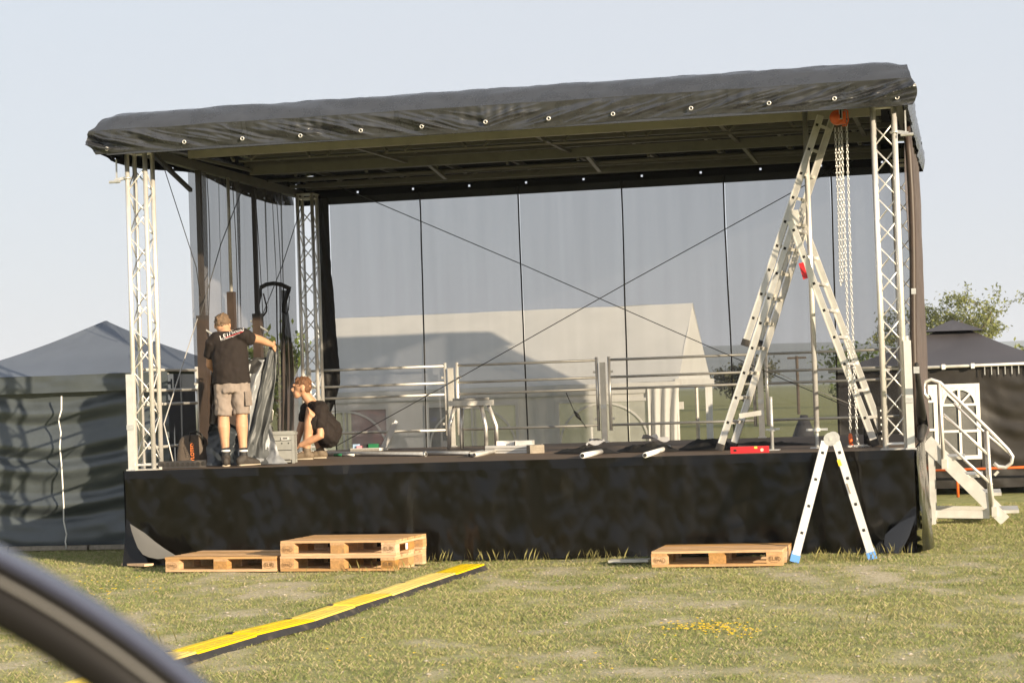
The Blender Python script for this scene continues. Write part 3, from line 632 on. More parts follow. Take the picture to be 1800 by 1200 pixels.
# loose boards on the grass under the skirt
for (x0_, y0_, x1_, y1_, wd, mt, lb) in ((222, 994, 262, 996, .12, pine, 'thin reddish board lying under the left corner of the skirt'),
        (1072, 989, 1142, 988, .16, alu_dull, 'flat pale strip on the grass left of the single right pallet')):
    a, c = atZ(x0_, y0_), atZ(x1_, y1_); tag(MB().bar((a.x, a.y, .02), (c.x, c.y, .022), wd, .022).build('loose_board', mt), lb, 'board')

# ------------------------------------------------------------------ truss towers
TS, TH = .2, 3.36
def make_truss(name, label, x, y, hgt):
    t = root(name, label, 'truss', (x, y, DZ), group='corner truss towers of the stage', world=False)
    ch = bpy.data.meshes.get('truss_chord') or MB().tube((0, 0, .012), (0, 0, TH), .0245, 12).mesh('truss_chord')
    for i in (0, 1):
        for j in (0, 1):
            o = link('chord', ch, alu, t, True); o.location = (i*TS, j*TS, 0)
    if 'truss_brace' not in bpy.data.meshes: MB().tube((0, 0, 0), (TS, 0, .235), .008, 6).mesh('truss_brace')
    br = bpy.data.meshes['truss_brace']; nb = int((hgt-.16)/.235)
    for fce in range(4):
        for q in range(nb):
            o = link('brace', br, alu, t, True); z = .09+q*.235; up = (q+fce) % 2
            (lx, ly, rz) = ((0, 0, 0), (TS, 0, math.pi/2), (TS, TS, math.pi), (0, TS, -math.pi/2))[fce]
            if up: o.location = (lx+TS*math.cos(rz), ly+TS*math.sin(rz), z); o.rotation_euler = (0, 0, rz+math.pi)
            else: o.location = (lx, ly, z); o.rotation_euler = (0, 0, rz)
    for zz in (.055, hgt-.05):
        for fce, (a, c) in enumerate((((0, 0), (TS, 0)), ((TS, 0), (TS, TS)), ((TS, TS), (0, TS)), ((0, TS), (0, 0)))):
            MB().tube((*a, zz), (*c, zz), .011, 8).build('end_bar', alu, t)
    MB().box((TS/2, TS/2, .006), (TS+.09, TS+.09, .012)).build('base_plate', alu_dull, t)
    MB().box((TS/2, TS/2, hgt+.005), (TS+.06, TS+.06, .012)).build('top_plate', alu_dull, t)
    return t
make_truss('truss_tower', 'silver lattice truss tower at the front left stage corner', .06, .10, TH)
make_truss('truss_tower', 'silver lattice truss tower at the front right stage corner', 7.74, .10, TH)
make_truss('truss_tower', 'silver lattice truss tower at the rear left corner beside the mesh', .06, 5.70, TH)
make_truss('truss_tower', 'silver lattice truss tower at the rear right corner, mostly hidden', 7.74, 5.70, TH)
for nm, x, y, sx_ in (('clamp', .0, .08, -1), ('clamp', 8.0, .08, 1)):
    c = root('tube_clamp', 'silver clamp on the top of the front %s truss tower' % ('left' if sx_ < 0 else 'right'), 'clamp', (x, y, 4.0))
    xx = .06 if sx_ < 0 else 7.94
    MB().torus((xx, .10, 4.02), .034, .012, (0, 0, 1), 12, 6).build('ring', galv, c, True); MB().bar((xx+sx_*.03, .09, 4.02), (xx+sx_*.13, .08, 4.0), .04, .03).build('arm', galv, c)
    MB().bar((xx+sx_*.11, .08, 3.97), (xx+sx_*.11, .08, 4.22), .014, .014).build('hanger', galv, c); MB().tube((xx+sx_*.06, .05, 3.985), (xx+sx_*.18, .05, 3.985), .016, 8).build('bolt', galv, c)

# ------------------------------------------------------------------ roof frame
RF = root('roof_frame', 'steel and aluminium roof frame of beams and struts under the canopy', 'roof frame', (4, 3, 4.3))
def beam(nm, a, c, wd, h, m=shaded_steel): return MB().bar(a, c, wd, h).build(nm, m, RF)
def pline(px_a, px_b, Y): return atY(*px_a, Y), atY(*px_b, Y)
a, c = pline((332, 272), (1548, 196), 1.5); beam('beam', a, c, .06, .085, mat('front_beam_lit', (.42, .40, .33), .5, .3, var=.1))  # front beam coloured lighter than the rest, as more light reaches it
beam('beam', (.02, .3, 4.36), (.02, 6.0, 4.36), .07, .1); beam('beam', (7.98, .3, 4.36), (7.98, 6.0, 4.36), .07, .1); beam('beam', (.1, 5.98, 4.46), (7.9, 5.98, 4.46), .06, .10); beam('beam', (.1, .05, 4.42), (7.9, .05, 4.42), .06, .1)
a, c = pline((420, 283), (1548, 218), 2.2); MB().tube(a, c, .02, 8).build('purlin', shaded_steel, RF, True)
a, c = pline((440, 300), (1548, 239), 2.9); beam('girder', a, c, .05, .11)
a, c = pline((470, 318), (1548, 257), 4.2); MB().tube(a, c, .022, 8).build('purlin', shaded_steel, RF, True)
lat_a, lat_c = pline((510, 329), (1548, 275), 5.2); beam('girder', lat_a+Vector((0, 0, .09)), lat_c+Vector((0, 0, .09)), .04, .05); beam('girder', lat_a, lat_c, .04, .04)
a, c = pline((440, 275), (1548, 210), 2.9); beam('girder', a, c, .05, .05)
for y in (.7, 3.6, 4.7): beam('purlin', (.1, y, 4.52), (7.95, y, 4.52), .05, .06)
for i in range(9):
    x = .55+i*.85; beam('rafter', (x, .05, 4.56), (x+.02, 6.0, 4.54), .04, .05)
for (x0, y0_, x1_, y1_) in ((622, 258, 715, 285), (932, 233, 1002, 268), (1254, 207, 1298, 250), (340, 276, 442, 300), (1500, 200, 1520, 238)): beam('cross_member', atY(x0, y0_, 1.5), atY(x1_, y1_, 2.9), .045, .03)
for (x0, y0_, x1_, y1_) in ((748, 284, 783, 313), (1027, 267, 1054, 300), (1300, 250, 1330, 285)): beam('cross_member', atY(x0, y0_, 2.95), atY(x1_, y1_, 4.6), .045, .035)
for i in range(17):
    t = (i+.5)/17; p = lat_a+(lat_c-lat_a)*t; s_ = .12 if i % 2 else -.12
    MB().tube(p+Vector((-s_, 0, .01)), p+Vector((s_, 0, .085)), .009, 6).build('web_strut', shaded_steel, RF)
    q = .6+i*.44; beam('web_strut', (q-s_, 1.52, 4.31), (q+s_*.6, 1.75, 4.55), .028, .028)
    if i % 2 == 0:
        p2 = atY(520+i*62, 310-i*3.45, 4.2); MB().bar(p2, p2+Vector((0, 0, .16)), .03, .05, (0, 1, 0)).build('web_strut', shaded_steel, RF)
for x in (540, 815, 1105): a, c = pline((x, 278-(x-500)*.055), (x+85, 273-(x-500)*.055), 2.4); beam('light_strip', a, c, .05, .018, alu_dull)
beam('knee_brace', (.06, .55, 4.42), (.04, 1.95, 4.06), .04, .04, black_steel)
MB().grid(lin(.25, 7.8, 20), lin(.05, 6.0, 16), lambda x, y: (x, y, 4.58+.01*fbm(x, y, 2, 2))).build('black_liner', mat('black_liner', (.006, .006, .006), .8, spec=.2), RF)

# ------------------------------------------------------------------ roof tarpaulin
RTp = root('roof_canopy', 'dark grey stage canopy with wrinkled valance and metal eyelets', 'canopy', (4, 3, 4.6))
XL, XR = -.11, 8.13
def front_profile(x, v):                     # v 0 bottom hem .. 1 crease
    el = math.exp(-((x-XL)/.55)**2); er = math.exp(-((XR-x)/.6)**2)
    z = 4.235+.235*v; y = -.30-.06*v
    sg = 1 if x < 4 else -1; env = math.sin(math.pi*min(1, v+.03))
    dg = fbm(x*2.4 + sg*v*1.5, v*.7, 3., 4); y -= (.034+.045*el+.055*er)*dg*1.6*env
    ga = math.sin(x*46+3*math.sin(x*3.1)+sg*v*1.5)*(.4+.6*max(0, fbm(x*1.1, 2, 5, 2)*2)); y -= .007*ga*max(0, 1-abs(v-.72)/.5)
    y -= (.030+.035*el+.045*er)*max(0, ridge(fbm(x*3.0 + sg*v*2.6, v*.9, 6., 3)))**4*env
    xx = x - .07*el*math.sin(math.pi*v*.85)**2*(1 if x < .8 else 0) + .05*er*math.sin(math.pi*v)
    if x <= XL+.02: xx -= .03*v
    z += .012*math.sin(x*1.3)*(1-v) + .01*fbm(x*2, 1, 0, 2)
    return Vector((xx, y, z))
MB().grid(lin(XL, XR, 560), lin(0, 1, 30), front_profile).build('front_valance', tarp_roof, RTp, True)
MB().bar((XL+.12, -.292, 4.238), (XR-.05, -.292, 4.236), .012, .03).build('hem_rod', tarp_roof, RTp)
def roof_sheet(x, v):
    el = .5*math.exp(-((x-XL)/.12)**2); er = .5*math.exp(-((XR-x)/.14)**2)
    if v <= .0001: p = front_profile(x, 1.0); return p
    if v < 1: t = v; y = -.36+.28*t; z = 4.47+.20*math.sin(t*math.pi/2) + (.012+.008*t)*fbm(x*1.9+t*2.2*(1 if x < 4 else -1.6), t*1.3, 4, 4) + .012*max(0, ridge(fbm(x*1.3+t*1.5, t*1.2, 7, 2)))**4*math.sin(math.pi*t); z -= (el+er)*.10*t; return Vector((x + (.10*el if x < 1 else -.12*er)*t, y, z))
    t = v-1; y = -.08+6.22*t; z = 4.67-(el+er)*.10-.05*t+.05*math.sin(t*math.pi)*0 + .01*fbm(x, t*6, 2, 3)
    return Vector((x + (.10*el if x < 1 else -.12*er), y, z))
MB().grid(lin(XL, XR, 220), lin(0, 1, 9)+lin(1.05, 2, 14), roof_sheet).build('roof_sheet', tarp_roof, RTp, True)
for q in (1.5, 3.1, 4.75, 6.4): MB().grid([q, q+.02, q+.04], lin(0, 1, 24), lambda x, v: front_profile(x, v)+Vector((0, -.003, 0))).build('weld_seam', tarp_roof, RTp, True)
MB().grid(lin(XL, XR, 420), [0, .06, .12, .17], lambda x, v: front_profile(x, v)+Vector((0, -.004, 0))).build('hem', tarp_roof, RTp, True)
EYE = []
hole = .013
def side_sheet(X, nm, out):
    ysn = []; c = .25; hs = []
    while c < 6.0: hs.append(c); c += .5
    ysn = sorted(set([-.3, 6.14]+[q for h_ in hs for q in (h_-hole, h_+hole)]+lin(-.2, 6.1, 65)))
    zsn = [0, .09, .12, .3, .5, .75, 1.]
    hz_ = [i for i in range(len(ysn)-1) if any(abs((ysn[i]+ysn[i+1])/2-h_) < hole*.9 and ysn[i] >= h_-hole-1e-6 and ysn[i+1] <= h_+hole+1e-6 for h_ in hs)]
    def P(y, v):
        sag = .05*math.sin((y+.3)*1.55)-.03*math.sin(y*.9) if out < 0 else .02*math.sin(y*2)
        zb = 4.235-sag*.9; zt_ = min(4.615, 4.40+max(0, y+.3)*.45); z = zb+(zt_-zb)*v
        return (X-out*.15*v**4+out*(.05*math.sin(math.pi*v*.9)+.045*(1-v)*math.sin(y*2.3)*(.25 if out > 0 else 1)+.02*fbm(y*2, v*2, X, 3)*(1.2-v)), y, z)
    MB().grid(ysn, zsn, P, lambda i, j: j == 1 and i in hz_).build(nm, tarp_roof if out > 0 else tarp, RTp, True)
side_sheet(XL+.02, 'side_valance', -1); side_sheet(XR-.05, 'side_valance', 1)
hs = lin(.75, 7.6, 10); xsn = sorted(set(lin(-.1, 8.1, 60)+[q for h_ in hs for q in (h_-hole, h_+hole)]))
def inhole(i): a, c = xsn[i], xsn[i+1]; return any(a >= h_-hole-1e-6 and c <= h_+hole+1e-6 for h_ in hs)
MB().grid(xsn, [4.225, 4.36, 4.386, 4.5, 4.6], lambda x, z: (x, 6.16+.012*math.sin(x*3)*(4.6-z), z), lambda i, j: j == 1 and inhole(i)).build('rear_valance', tarp, RTp)
for x, y in ((189, 262), (325, 250), (427, 244), (529, 239), (635, 230), (742, 223), (854, 215), (965, 209), (1078, 201), (1215, 191), (1352, 182), (1467, 174), (1577, 172)):
    p = atY(x, y, -.335); e = MB().torus(p+Vector((0, -.02, 0)), .0165, .005, (0, 1, .15), 14, 6).build('eyelet', alu, RTp, True)
    link('eyelet_hole', MB().tube(p+Vector((0, -.012, 0)), p+Vector((0, -.02, 0)), .012, 10).mesh(), dark_hole, e)

# ------------------------------------------------------------------ mesh backdrop and side curtains
BD = root('mesh_backdrop', 'see-through grey mesh backdrop in wide panels across the stage rear', 'backdrop', (4.2, 6.1, DZ))
SX = [.36, 1.604, 2.944, 4.285, 5.619, 6.952, 7.98]
for a, c in zip(SX[:-1], SX[1:]):
    MB().grid(lin(a+.006, c-.006, 30), lin(DZ-.05, 4.32, 24), lambda x, z: (x, 6.12+.03*fbm(x*1.5, z*.5, 3, 3)+.012*math.sin(x*9+z*.7)*fbm(x, z, 8, 2), z)).build('mesh_panel', mesh_back, BD, True)
for a in SX[:-1]: MB().path([(a+.010*math.sin(a*7+q*3)+.006*fbm(q*4, a, 1, 2), 6.10, DZ-.05+(4.37-DZ)*q) for q in lin(0, 1, 16)], .01, 6, flat=(.010, .004)).build('seam', black_cloth, BD)
SCu = root('side_mesh_curtain', 'dark see-through mesh curtain with folds along the left stage side', 'curtain', (0, 4, DZ))
def fold(y, z):
    t = (y-2.1)/3.55; a = .028+.035*fbm(y*.8, z*.12, 2, 2)
    return -.03 + a*math.sin(y*9+1.5*math.sin(y*2.3)+.25*(4.2-z)) + .03*math.sin(y*23+.3*z)*max(0, fbm(y*1.5, z*.2, 9, 2))*2
for a, c in ((2.14, 3.04), (3.038, 3.98), (3.978, 5.70)):
    MB().grid(lin(a, c, 70), lin(DZ-.04, 4.33, 22), lambda y, z: (fold(y, z), y, z)).build('mesh_panel', mesh_side, SCu, True)
for y0_, y1_ in ((2.5, 2.2), (3.35, 3.42), (4.15, 4.55), (4.95, 5.12)):
    MB().path([(.03+.02*math.sin(q*5), y0_+(y1_-y0_)*q*q, 4.28-(4.28-1.4)*q) for q in lin(0, 1, 8)], .005, 5).build('fold_seam', black_cloth, SCu)
RB = root('black_fabric_strip', 'crumpled black fabric strip hanging beside the rear left truss', 'fabric', (.3, 6.0, 1.3))
MB().grid(lin(0, 1, 14), lin(0, 1, 60), lambda u, v: (.20+.02*(1-v)+(.17+.10*math.sin(min(1, (1-v)*1.25)*math.pi*.55)*(1-v))*u*(.25+.75*min(1, v*6)), 6.0+.03*fbm(u*2, v*16, 1, 3)+.03*abs(math.sin(u*6+v*9)), 1.35+2.95*v)).build('cloth', black_cloth, RB, True)
SB = root('right_side_curtain', 'dark brown side curtain pulled along the right edge of the stage', 'curtain', (8.0, 3, DZ))
side_dark = gauze('curtain_brown', (.10, .080, .075), .22)
for a, c in ((1.4, 3.3), (3.298, 6.1)):
    MB().grid(lin(a, c, 70), lin(DZ+.02, 4.30, 20), lambda y, z: (8.03+.03*math.sin(y*11+.4*z)+.02*fbm(y*2, z, 4, 2), y, z)).build('curtain_panel', side_dark, SB, True)
MB().path([(8.03+.02*math.sin(q*6), 1.36, 4.25-q*3.2) for q in lin(0, 1, 10)], .035, 8).build('gathered_edge', brown_steel, SB, True)
MB().path([atX(x, y, 8.08) for x, y in ((1611, 640), (1616, 690), (1619, 725), (1622, 750), (1618, 772))], [.02, .03, .05, .055, .03], 8).build('tied_bundle', black_cloth, SB, True)
MB().box(atX(1611, 650, 8.09), (.05, .07, .06)).build('fitting', galv, SB); MB().box(atX(1606, 512, 8.09), (.04, .06, .05)).build('fitting', galv, SB)

# dark uprights of the left stage side with telescopic tubes
def upright(name, label, y, zlow, zt, wd, m, tube_from=None, tz=None, x=.07):
    p = root(name, label, 'post', (x, y, DZ)); MB().bar((x, y, DZ+.002), (x, y, zlow), wd, wd, (0, 1, 0)).build('lower_post', m, p)
    MB().bar((x, y, zlow-.3), (x, y, zt), wd*.5, wd*.5, (0, 1, 0)).build('upper_post', black_steel, p); MB().box((x, y, DZ+.012), (.2, .2, .02)).build('foot_plate', m, p)
    MB().tube((x-.08, y-.03, zlow-.06), (x+.14, y-.04, zlow-.2), .012, 8).build('locking_pin', galv, p); MB().box((x, y, zlow), (wd*1.04, wd*1.04, .05)).build('collar', black_steel, p); return p
upright('side_post', 'dark brown steel post at the front edge of the left mesh curtain', 2.12, 2.62, 4.30, .11, brown_steel)
upright('side_post', 'black steel post in the middle of the left mesh curtain', 3.98, 2.70, 4.25, .10, brown_steel)
p = root('telescopic_post', 'silver telescopic tube rising from a dark sleeve behind the standing man', 'post', (.10, 3.0, DZ))
MB().bar((.10, 3.0, DZ), (.10, 3.0, 2.95), .085, .085, (0, 1, 0)).build('sleeve', brown_steel, p); MB().tube((.10, 3.0, 2.9), (.10, 3.0, 4.30), .02, 10).build('tube', alu_dull, p, True)
p = root('steel_panel', 'dark brown steel panel leaning behind the standing man', 'panel', (.2, 2.6, DZ))
MB().grid(lin(2.2, 3.1, 6), lin(DZ+.002, 2.0, 8), lambda y, z: (.13+.04*(z-1), y, z)).build('sheet', brown_steel, p); MB().bar((.16, 2.2, DZ+.01), (.20, 2.2, 2.0), .03, .03).build('edge', black_steel, p)

# ------------------------------------------------------------------ wires
def wire(label, pts, r=.006, m=wire_m):
    o = root('bracing_wire', label, 'wire', pts[0]); MB().path(pts, r, 6).build('cable', m, o, True); return o
wr = wire('long wire falling from the upper left to the lower right across the backdrop', [atY(x, y, 5.85) for x, y in ((556, 312), (660, 355), (916, 464), (1180, 580), (1400, 676), (1560, 745))])
a, c = atY(1290, 628, 5.85), atY(1360, 659, 5.85)
wr = wire('long wire rising from the lower left to the upper right across the backdrop', [atY(x, y, 5.82) for x, y in ((590, 784), (800, 668), (1096, 501), (1280, 400), (1440, 312), (1500, 282))])
a, c = atY(1008, 716, 5.5), atY(1030, 750, 5.5)
wr = wire('wire with a turnbuckle hanging inside the right part of the backdrop', [atY(x, y, 5.6) for x, y in ((995, 690), (1009, 722), (1021, 738), (1031, 752))], .005)
MB().path([atY(1009, 722, 5.6), atY(1015, 730, 5.6), atY(1021, 738, 5.6)], [.01, .025, .01], 8).build('turnbuckle', wire_m, wr, True)
wire('thin dark wire from the front left roof corner down to the brown side post', [(.25, .5, 4.35), atX(345, 470, .1), atX(352, 520, .1)], .005)
wire('thin pale wire from the brown side post down to the front left truss foot', [atX(347, 560, .12), atX(318, 650, .12), atX(288, 745, .2), (.34, .45, DZ+.03)], .007, wire_w)
wire('thin dark wire from the roof to the left of the black side post', [atX(424, 337, .12), atX(388, 430, .12), atX(352, 555, .12)], .006)
wire('thin dark wire from the rear left truss top down past the hanging strap', [atX(530, 362, .15), atX(495, 470, .14), atX(462, 552, .12)], .006)
wire('thin wire on the far right between the rails and the chain', [atY(x, y, 5.7) for x, y in ((1345, 645), (1420, 680), (1505, 714))], .005, wire_w)

# ------------------------------------------------------------------ guard rails
def guard_rail(label, x, y, rz, ln, grp='guard rails round the stage'):
    g = root('guard_rail', label, 'railing', (x, y, DZ), rz, grp, world=False)
    for z in (1.05, .83, .68, .22): MB().tube((.02, 0, z), (ln-.02, 0, z), .0165, 8).build('rail', alu_dull, g, True)
    for q in (.02, ln-.02): MB().tube((q, 0, .15), (q, 0, 1.09), .021, 8).build('post', alu, g, True)
    for q in (.02, ln-.02):
        for z in (.3, .9): MB().bar((q-.05 if q > 1 else q, 0, z), (q if q > 1 else q+.05, 0, z), .02, .03).build('hook', alu_dull, g)
    return g
for i, lb in enumerate(('rear guard rail behind the crouching man beside the left truss', 'rear guard rail behind the metal stool', 'rear guard rail in front of the white tent gable', 'rear guard rail behind the chain hoist at the right')):
    guard_rail(lb, 2*i+.06, 5.93, 0, 1.88)
guard_rail('left side guard rail beside the front left truss', 0.02, .32, math.pi/2, 1.7); guard_rail('right side guard rail seen edge-on beside the front right truss', 7.97, .35, math.pi/2, 1.75)
def socket(label, x, y, h=1.02, m=alu_dull):
    s_ = root('rail_socket', label, 'post', (x, y, DZ), group='rail socket posts', world=False)
    MB().bar((0, 0, 0), (0, 0, h), .07, .035, (0, 1, 0)).build('channel', m, s_); MB().box((0, -.02, h*.45), (.074, .02, .05)).build('band', galv, s_); MB().box((0, 0, .008), (.1, .08, .016)).build('foot', galv, s_); return s_
socket('flat socket post between the left and second rear rails', 2.0, 5.9); socket('flat socket post between the second and third rear rails', 4.0, 5.9)
socket('flat socket post between the third and right rear rails', 6.0, 5.9); socket('flat pale socket post at the front left stage corner', .035, .06, 1.0, alu)
socket('flat pale socket post right of the front right truss', 7.985, .05, 1.04, alu)

# ------------------------------------------------------------------ ladders
def ladder_section(par, A, B, W, n, off=.28, m=alu, feet=None, rail=.068, th=.026):
    A, B, W = Vector(A), Vector(B), Vector(W); d = (B-A).normalized(); wn = W.normalized(); nn = d.cross(wn).normalized()
    for p in (Vector(), W):
        r = MB().bar(A+p, B+p, th, rail, nn).build('side_rail', m, par)
        link('rail_flange', MB().bar(A+p-wn*(th*.5+.003)+nn*(rail*.40), B+p-wn*(th*.5+.003)+nn*(rail*.40), .006, .012, nn).mesh(), alu, r)
        if feet is not None: MB().bar(A+p-d*.02, A+p+d*.05, th+.012, rail+.010, nn).build('foot', feet, par)
    ln = (B-A).length; st = (ln-off-.1)/(n-1)
    for q in range(n):
        c = A+d*(off+q*st)
        MB().bar(c+wn*(th*.4), c+W-wn*(th*.4), .03, .03, d).build('rung', m, par)
        MB().bar(c-wn*(th/2+.002), c-wn*(th/2-.006), .027, .027, d).build('rung_plug', dark_hole, par)
    return d, nn
TL = root('combination_ladder', 'tall aluminium combination ladder standing as an A-frame on the stage', 'ladder', (6.8, 1.1, DZ))
W_ = (.09, .40, 0); hp = Vector((6.875, 1.05, 3.27))
ladder_section(TL, (6.035, 1.05, DZ+.03), hp+Vector((.03, 0, .09)), W_, 9, m=alu_dull, feet=rubber)
da = (Vector((7.199, 1.05, 4.347))-Vector((6.347, 1.05, 2.058))).normalized()
ladder_section(TL, Vector((6.335, 1.04, 2.06)), Vector((7.185, 1.04, 4.345)), (.09, .42, 0), 9, m=alu_dull, feet=rubber)
ladder_section(TL, Vector((7.60, 1.09, DZ+.03)), hp+Vector((-.03, -.03, .02)), (.09, .46, 0), 8, m=alu, feet=rubber)
for q in (0, 1): MB().box(hp+Vector((.09*q, -.02+.44*q, .05)), (.10, .03, .16)).build('hinge_bracket', alu_dull, TL)
a, c = atY(1408, 462, 1.02), atY(1416, 490, 1.02); MB().bar(a, c, .004, .05, (1, 0, 0)).build('warning_sticker', red, TL)
MB().bar((6.25, 1.03, 1.33), (6.50, 1.03, 1.36), .03, .05).build('stay_bracket', alu_dull, TL)
SL = root('folding_ladder', 'small aluminium folding ladder standing on the grass at the stage front', 'ladder', (7.25, -.6, 0))
ap = Vector((7.272, -.66, 1.115)); W2 = (-.025, .36, 0)
fa, fb = atZ(1397, 984, .02), atZ(1533, 979, .02)
d1, n1 = ladder_section(SL, fa, ap+Vector((-.05, -.02, -.03)), W2, 4, .26, feet=blue_foot, rail=.075)
d2, n2 = ladder_section(SL, fb, ap+Vector((.05, .02, -.03)), W2, 4, .26, feet=blue_foot, rail=.075)
for q in (-.025, .36):
    MB().tube(ap+Vector((0, q-.012, 0)), ap+Vector((0, q+.014, 0)), .062, 20).build('hinge', galv, SL); MB().tube(ap+Vector((0, q-.018, 0)), ap+Vector((0, q, 0)), .012, 8).build('hinge_pin', alu_dull, SL)
a = fb+(ap-fb)*.80; MB().box(a+Vector((.006, -.0185, 0)), (.03, .003, .06), Matrix.Rotation(-.28, 3, 'Y')).build('yellow_sticker', yellow, SL)
a = fb+(ap-fb)*.58; MB().box(a+Vector((.006, -.0185, 0)), (.012, .003, .10), Matrix.Rotation(-.30, 3, 'Y')).build('printed_label', stone_wood, SL)

# ------------------------------------------------------------------ props, jack, hoist
PX, PY = 7.015, 1.22
PP = root('roof_prop', 'bright silver prop tube with screw jack supporting the roof beside the ladder', 'prop', (7.04, 1.085, DZ))
MB().tube((PX, PY, DZ+.19), (PX, PY, 4.42), .027, 14).build('tube', alu, PP, True); MB().tube((PX, PY, DZ), (PX, PY, DZ+.2), .018, 10).build('spindle', galv, PP, True)
MB().box((PX, PY, DZ+.006), (.14, .14, .012)).build('base_plate', galv, PP); MB().tube((PX, PY, DZ+.17), (PX, PY, DZ+.205), .036, 12).build('wing_nut', galv, PP)
MB().bar((PX-.11, PY, DZ+.19), (PX+.11, PY, DZ+.19), .02, .022).build('wing_handle', galv, PP)
for q in range(9): MB().torus((PX, PY, DZ+.02+q*.017), .018, .004, (0, 0, 1), 10, 4).build('thread', galv, PP)
JK = root('base_jack', 'short upright screw jack with base plate between the red level and the ladder', 'jack', (6.581, .955, DZ))
MB().tube((6.581, .955, DZ), (6.581, .955, DZ+.54), .017, 10).build('spindle', galv, JK, True); MB().box((6.581, .955, DZ+.005), (.15, .15, .01)).build('base_plate', galv, JK)
MB().tube((6.581, .955, DZ+.195), (6.581, .955, DZ+.22), .034, 10).build('wing_nut', galv, JK); MB().bar((6.52, .955, DZ+.21), (6.66, .955, DZ+.215), .018, .02).build('wing_handle', galv, JK)
for q in range(20): MB().torus((6.581, .955, DZ+.24+q*.0147), .017, .0035, (0, 0, 1), 9, 4).build('thread', galv, JK)
HO = root('chain_hoist', 'orange chain hoist with hanging zinc chains and hook under the roof', 'hoist', (7.36, 1.05, 4.2))
hc = atY(1475, 207, 1.05)
body = MB(); body.tube(hc+Vector((-.02, -.05, 0)), hc+Vector((-.02, .05, 0)), .075, 18); body.box(hc+Vector((.02, 0, -.005)), (.10, .085, .13)); body.ell(hc+Vector((-.035, -.045, .0)), (.05, .03, .05))
body.blob('body', orange, HO, .006, 3)
MB().path([hc+Vector((.055, -.03, .075)), hc+Vector((.088, -.03, .06)), hc+Vector((.092, -.03, -.04)), hc+Vector((.07, -.03, -.085)), hc+Vector((.03, -.03, -.09))], .009, 6).build('chain_guide', orange, HO, True)
MB().box(hc+Vector((.02, -.048, .03)), (.035, .01, .11)).build('side_plate', alu, HO); MB().box(hc+Vector((.02, -.055, .03)), (.018, .006, .085)).build('slot', dark_hole, HO)
MB().path([hc+Vector((0, 0, .06)), hc+Vector((.0, 0, .10)), hc+Vector((.02, 0, .13)), hc+Vector((0, 0, .16)), hc+Vector((-.025, 0, .14))], .012, 7).build('top_hook', orange, HO, True)
MB().bar(hc+Vector((0, 0, .13)), hc+Vector((0, 0, .24)), .03, .01).build('sling', alu_dull, HO)
def chain(pts, name='chain', pitch=.034, sway=0.):
    pts = [Vector(p) for p in pts]; m_ = MB(); k_ = 0; carry = 0.
    for a, c in zip(pts[:-1], pts[1:]):
        d = (c-a); ln = d.length; d.normalize(); t = carry
        u = d.cross(Vector((0, 1, .01))).normalized(); v = d.cross(u)
        while t < ln:
            p = a+d*t; A = u*math.cos(k_*1.57+.4)+v*math.sin(k_*1.57+.4); B = A.cross(d)
            P = []; F = []
            for i in range(8):
                q = 2*math.pi*i/8; cc = p + d*(.0185*math.cos(q)*1.15) + B*(.0105*math.sin(q)); rd = (d*math.cos(q)+B*math.sin(q)).normalized()
                for j in range(4): s_ = 2*math.pi*j/4; P.append(cc + rd*(.004*math.cos(s_)) + A*(.004*math.sin(s_)))
            for i in range(8):
                for j in range(4): F.append((i*4+j, ((i+1) % 8)*4+j, ((i+1) % 8)*4+(j+1) % 4, i*4+(j+1) % 4))
            m_.add(P, F); k_ += 1; t += pitch
        carry = t-ln
    return stuff(m_.build(name, chain_m, HO, True))
for ps in (((1468, 228), (1474, 360), (1478, 500)), ((1474, 228), (1479, 360), (1482, 498)), ((1479, 226), (1488, 500), (1495, 762)), ((1488, 215), (1496, 500), (1501, 640), (1507, 775), (1510, 781))):
    chain([atY(x, y, 1.05-.02*(i % 2)) for i, (x, y) in enumerate(ps)])
hk = atY(1495, 770, 1.05); MB().path([hk+Vector((0, 0, .05)), hk+Vector((0, 0, .02)), hk+Vector((0, 0, -.03)), hk+Vector((0, 0, -.09))], [.012, .022, .020, .012], 10).build('hook_block', orange, HO, True)
MB().path([(hk.x, hk.y, DZ+.06), (hk.x+.02, hk.y, DZ+.03), (hk.x+.01, hk.y, DZ+.012), (hk.x-.02, hk.y, DZ+.012)], .008, 6).build('hook', orange, HO, True)
pp = [(7.42+.11*math.cos(q*1.3)*(1-q*.03), 1.06+.10*math.sin(q*1.7), DZ+.012+.006*(q % 2)) for q in range(22)]; chain(pp, 'chain_pile')
DR = root('black_drum', 'small black drum and perforated black plate behind the ladder foot', 'drum', (7.6, 1.5, DZ))
MB().tube((7.47, 1.55, DZ+.09), (7.60, 1.55, DZ+.09), .085, 18).build('drum', dark_hole, DR, True); MB().box((7.665, 1.55, DZ+.20), (.10, .06, .40)).build('plate', dark_hole, DR)
for q in range(5): MB().tube((7.655, 1.516, DZ+.07+q*.072), (7.655, 1.521, DZ+.07+q*.072), .011, 8).build('rivet', print_w, DR)

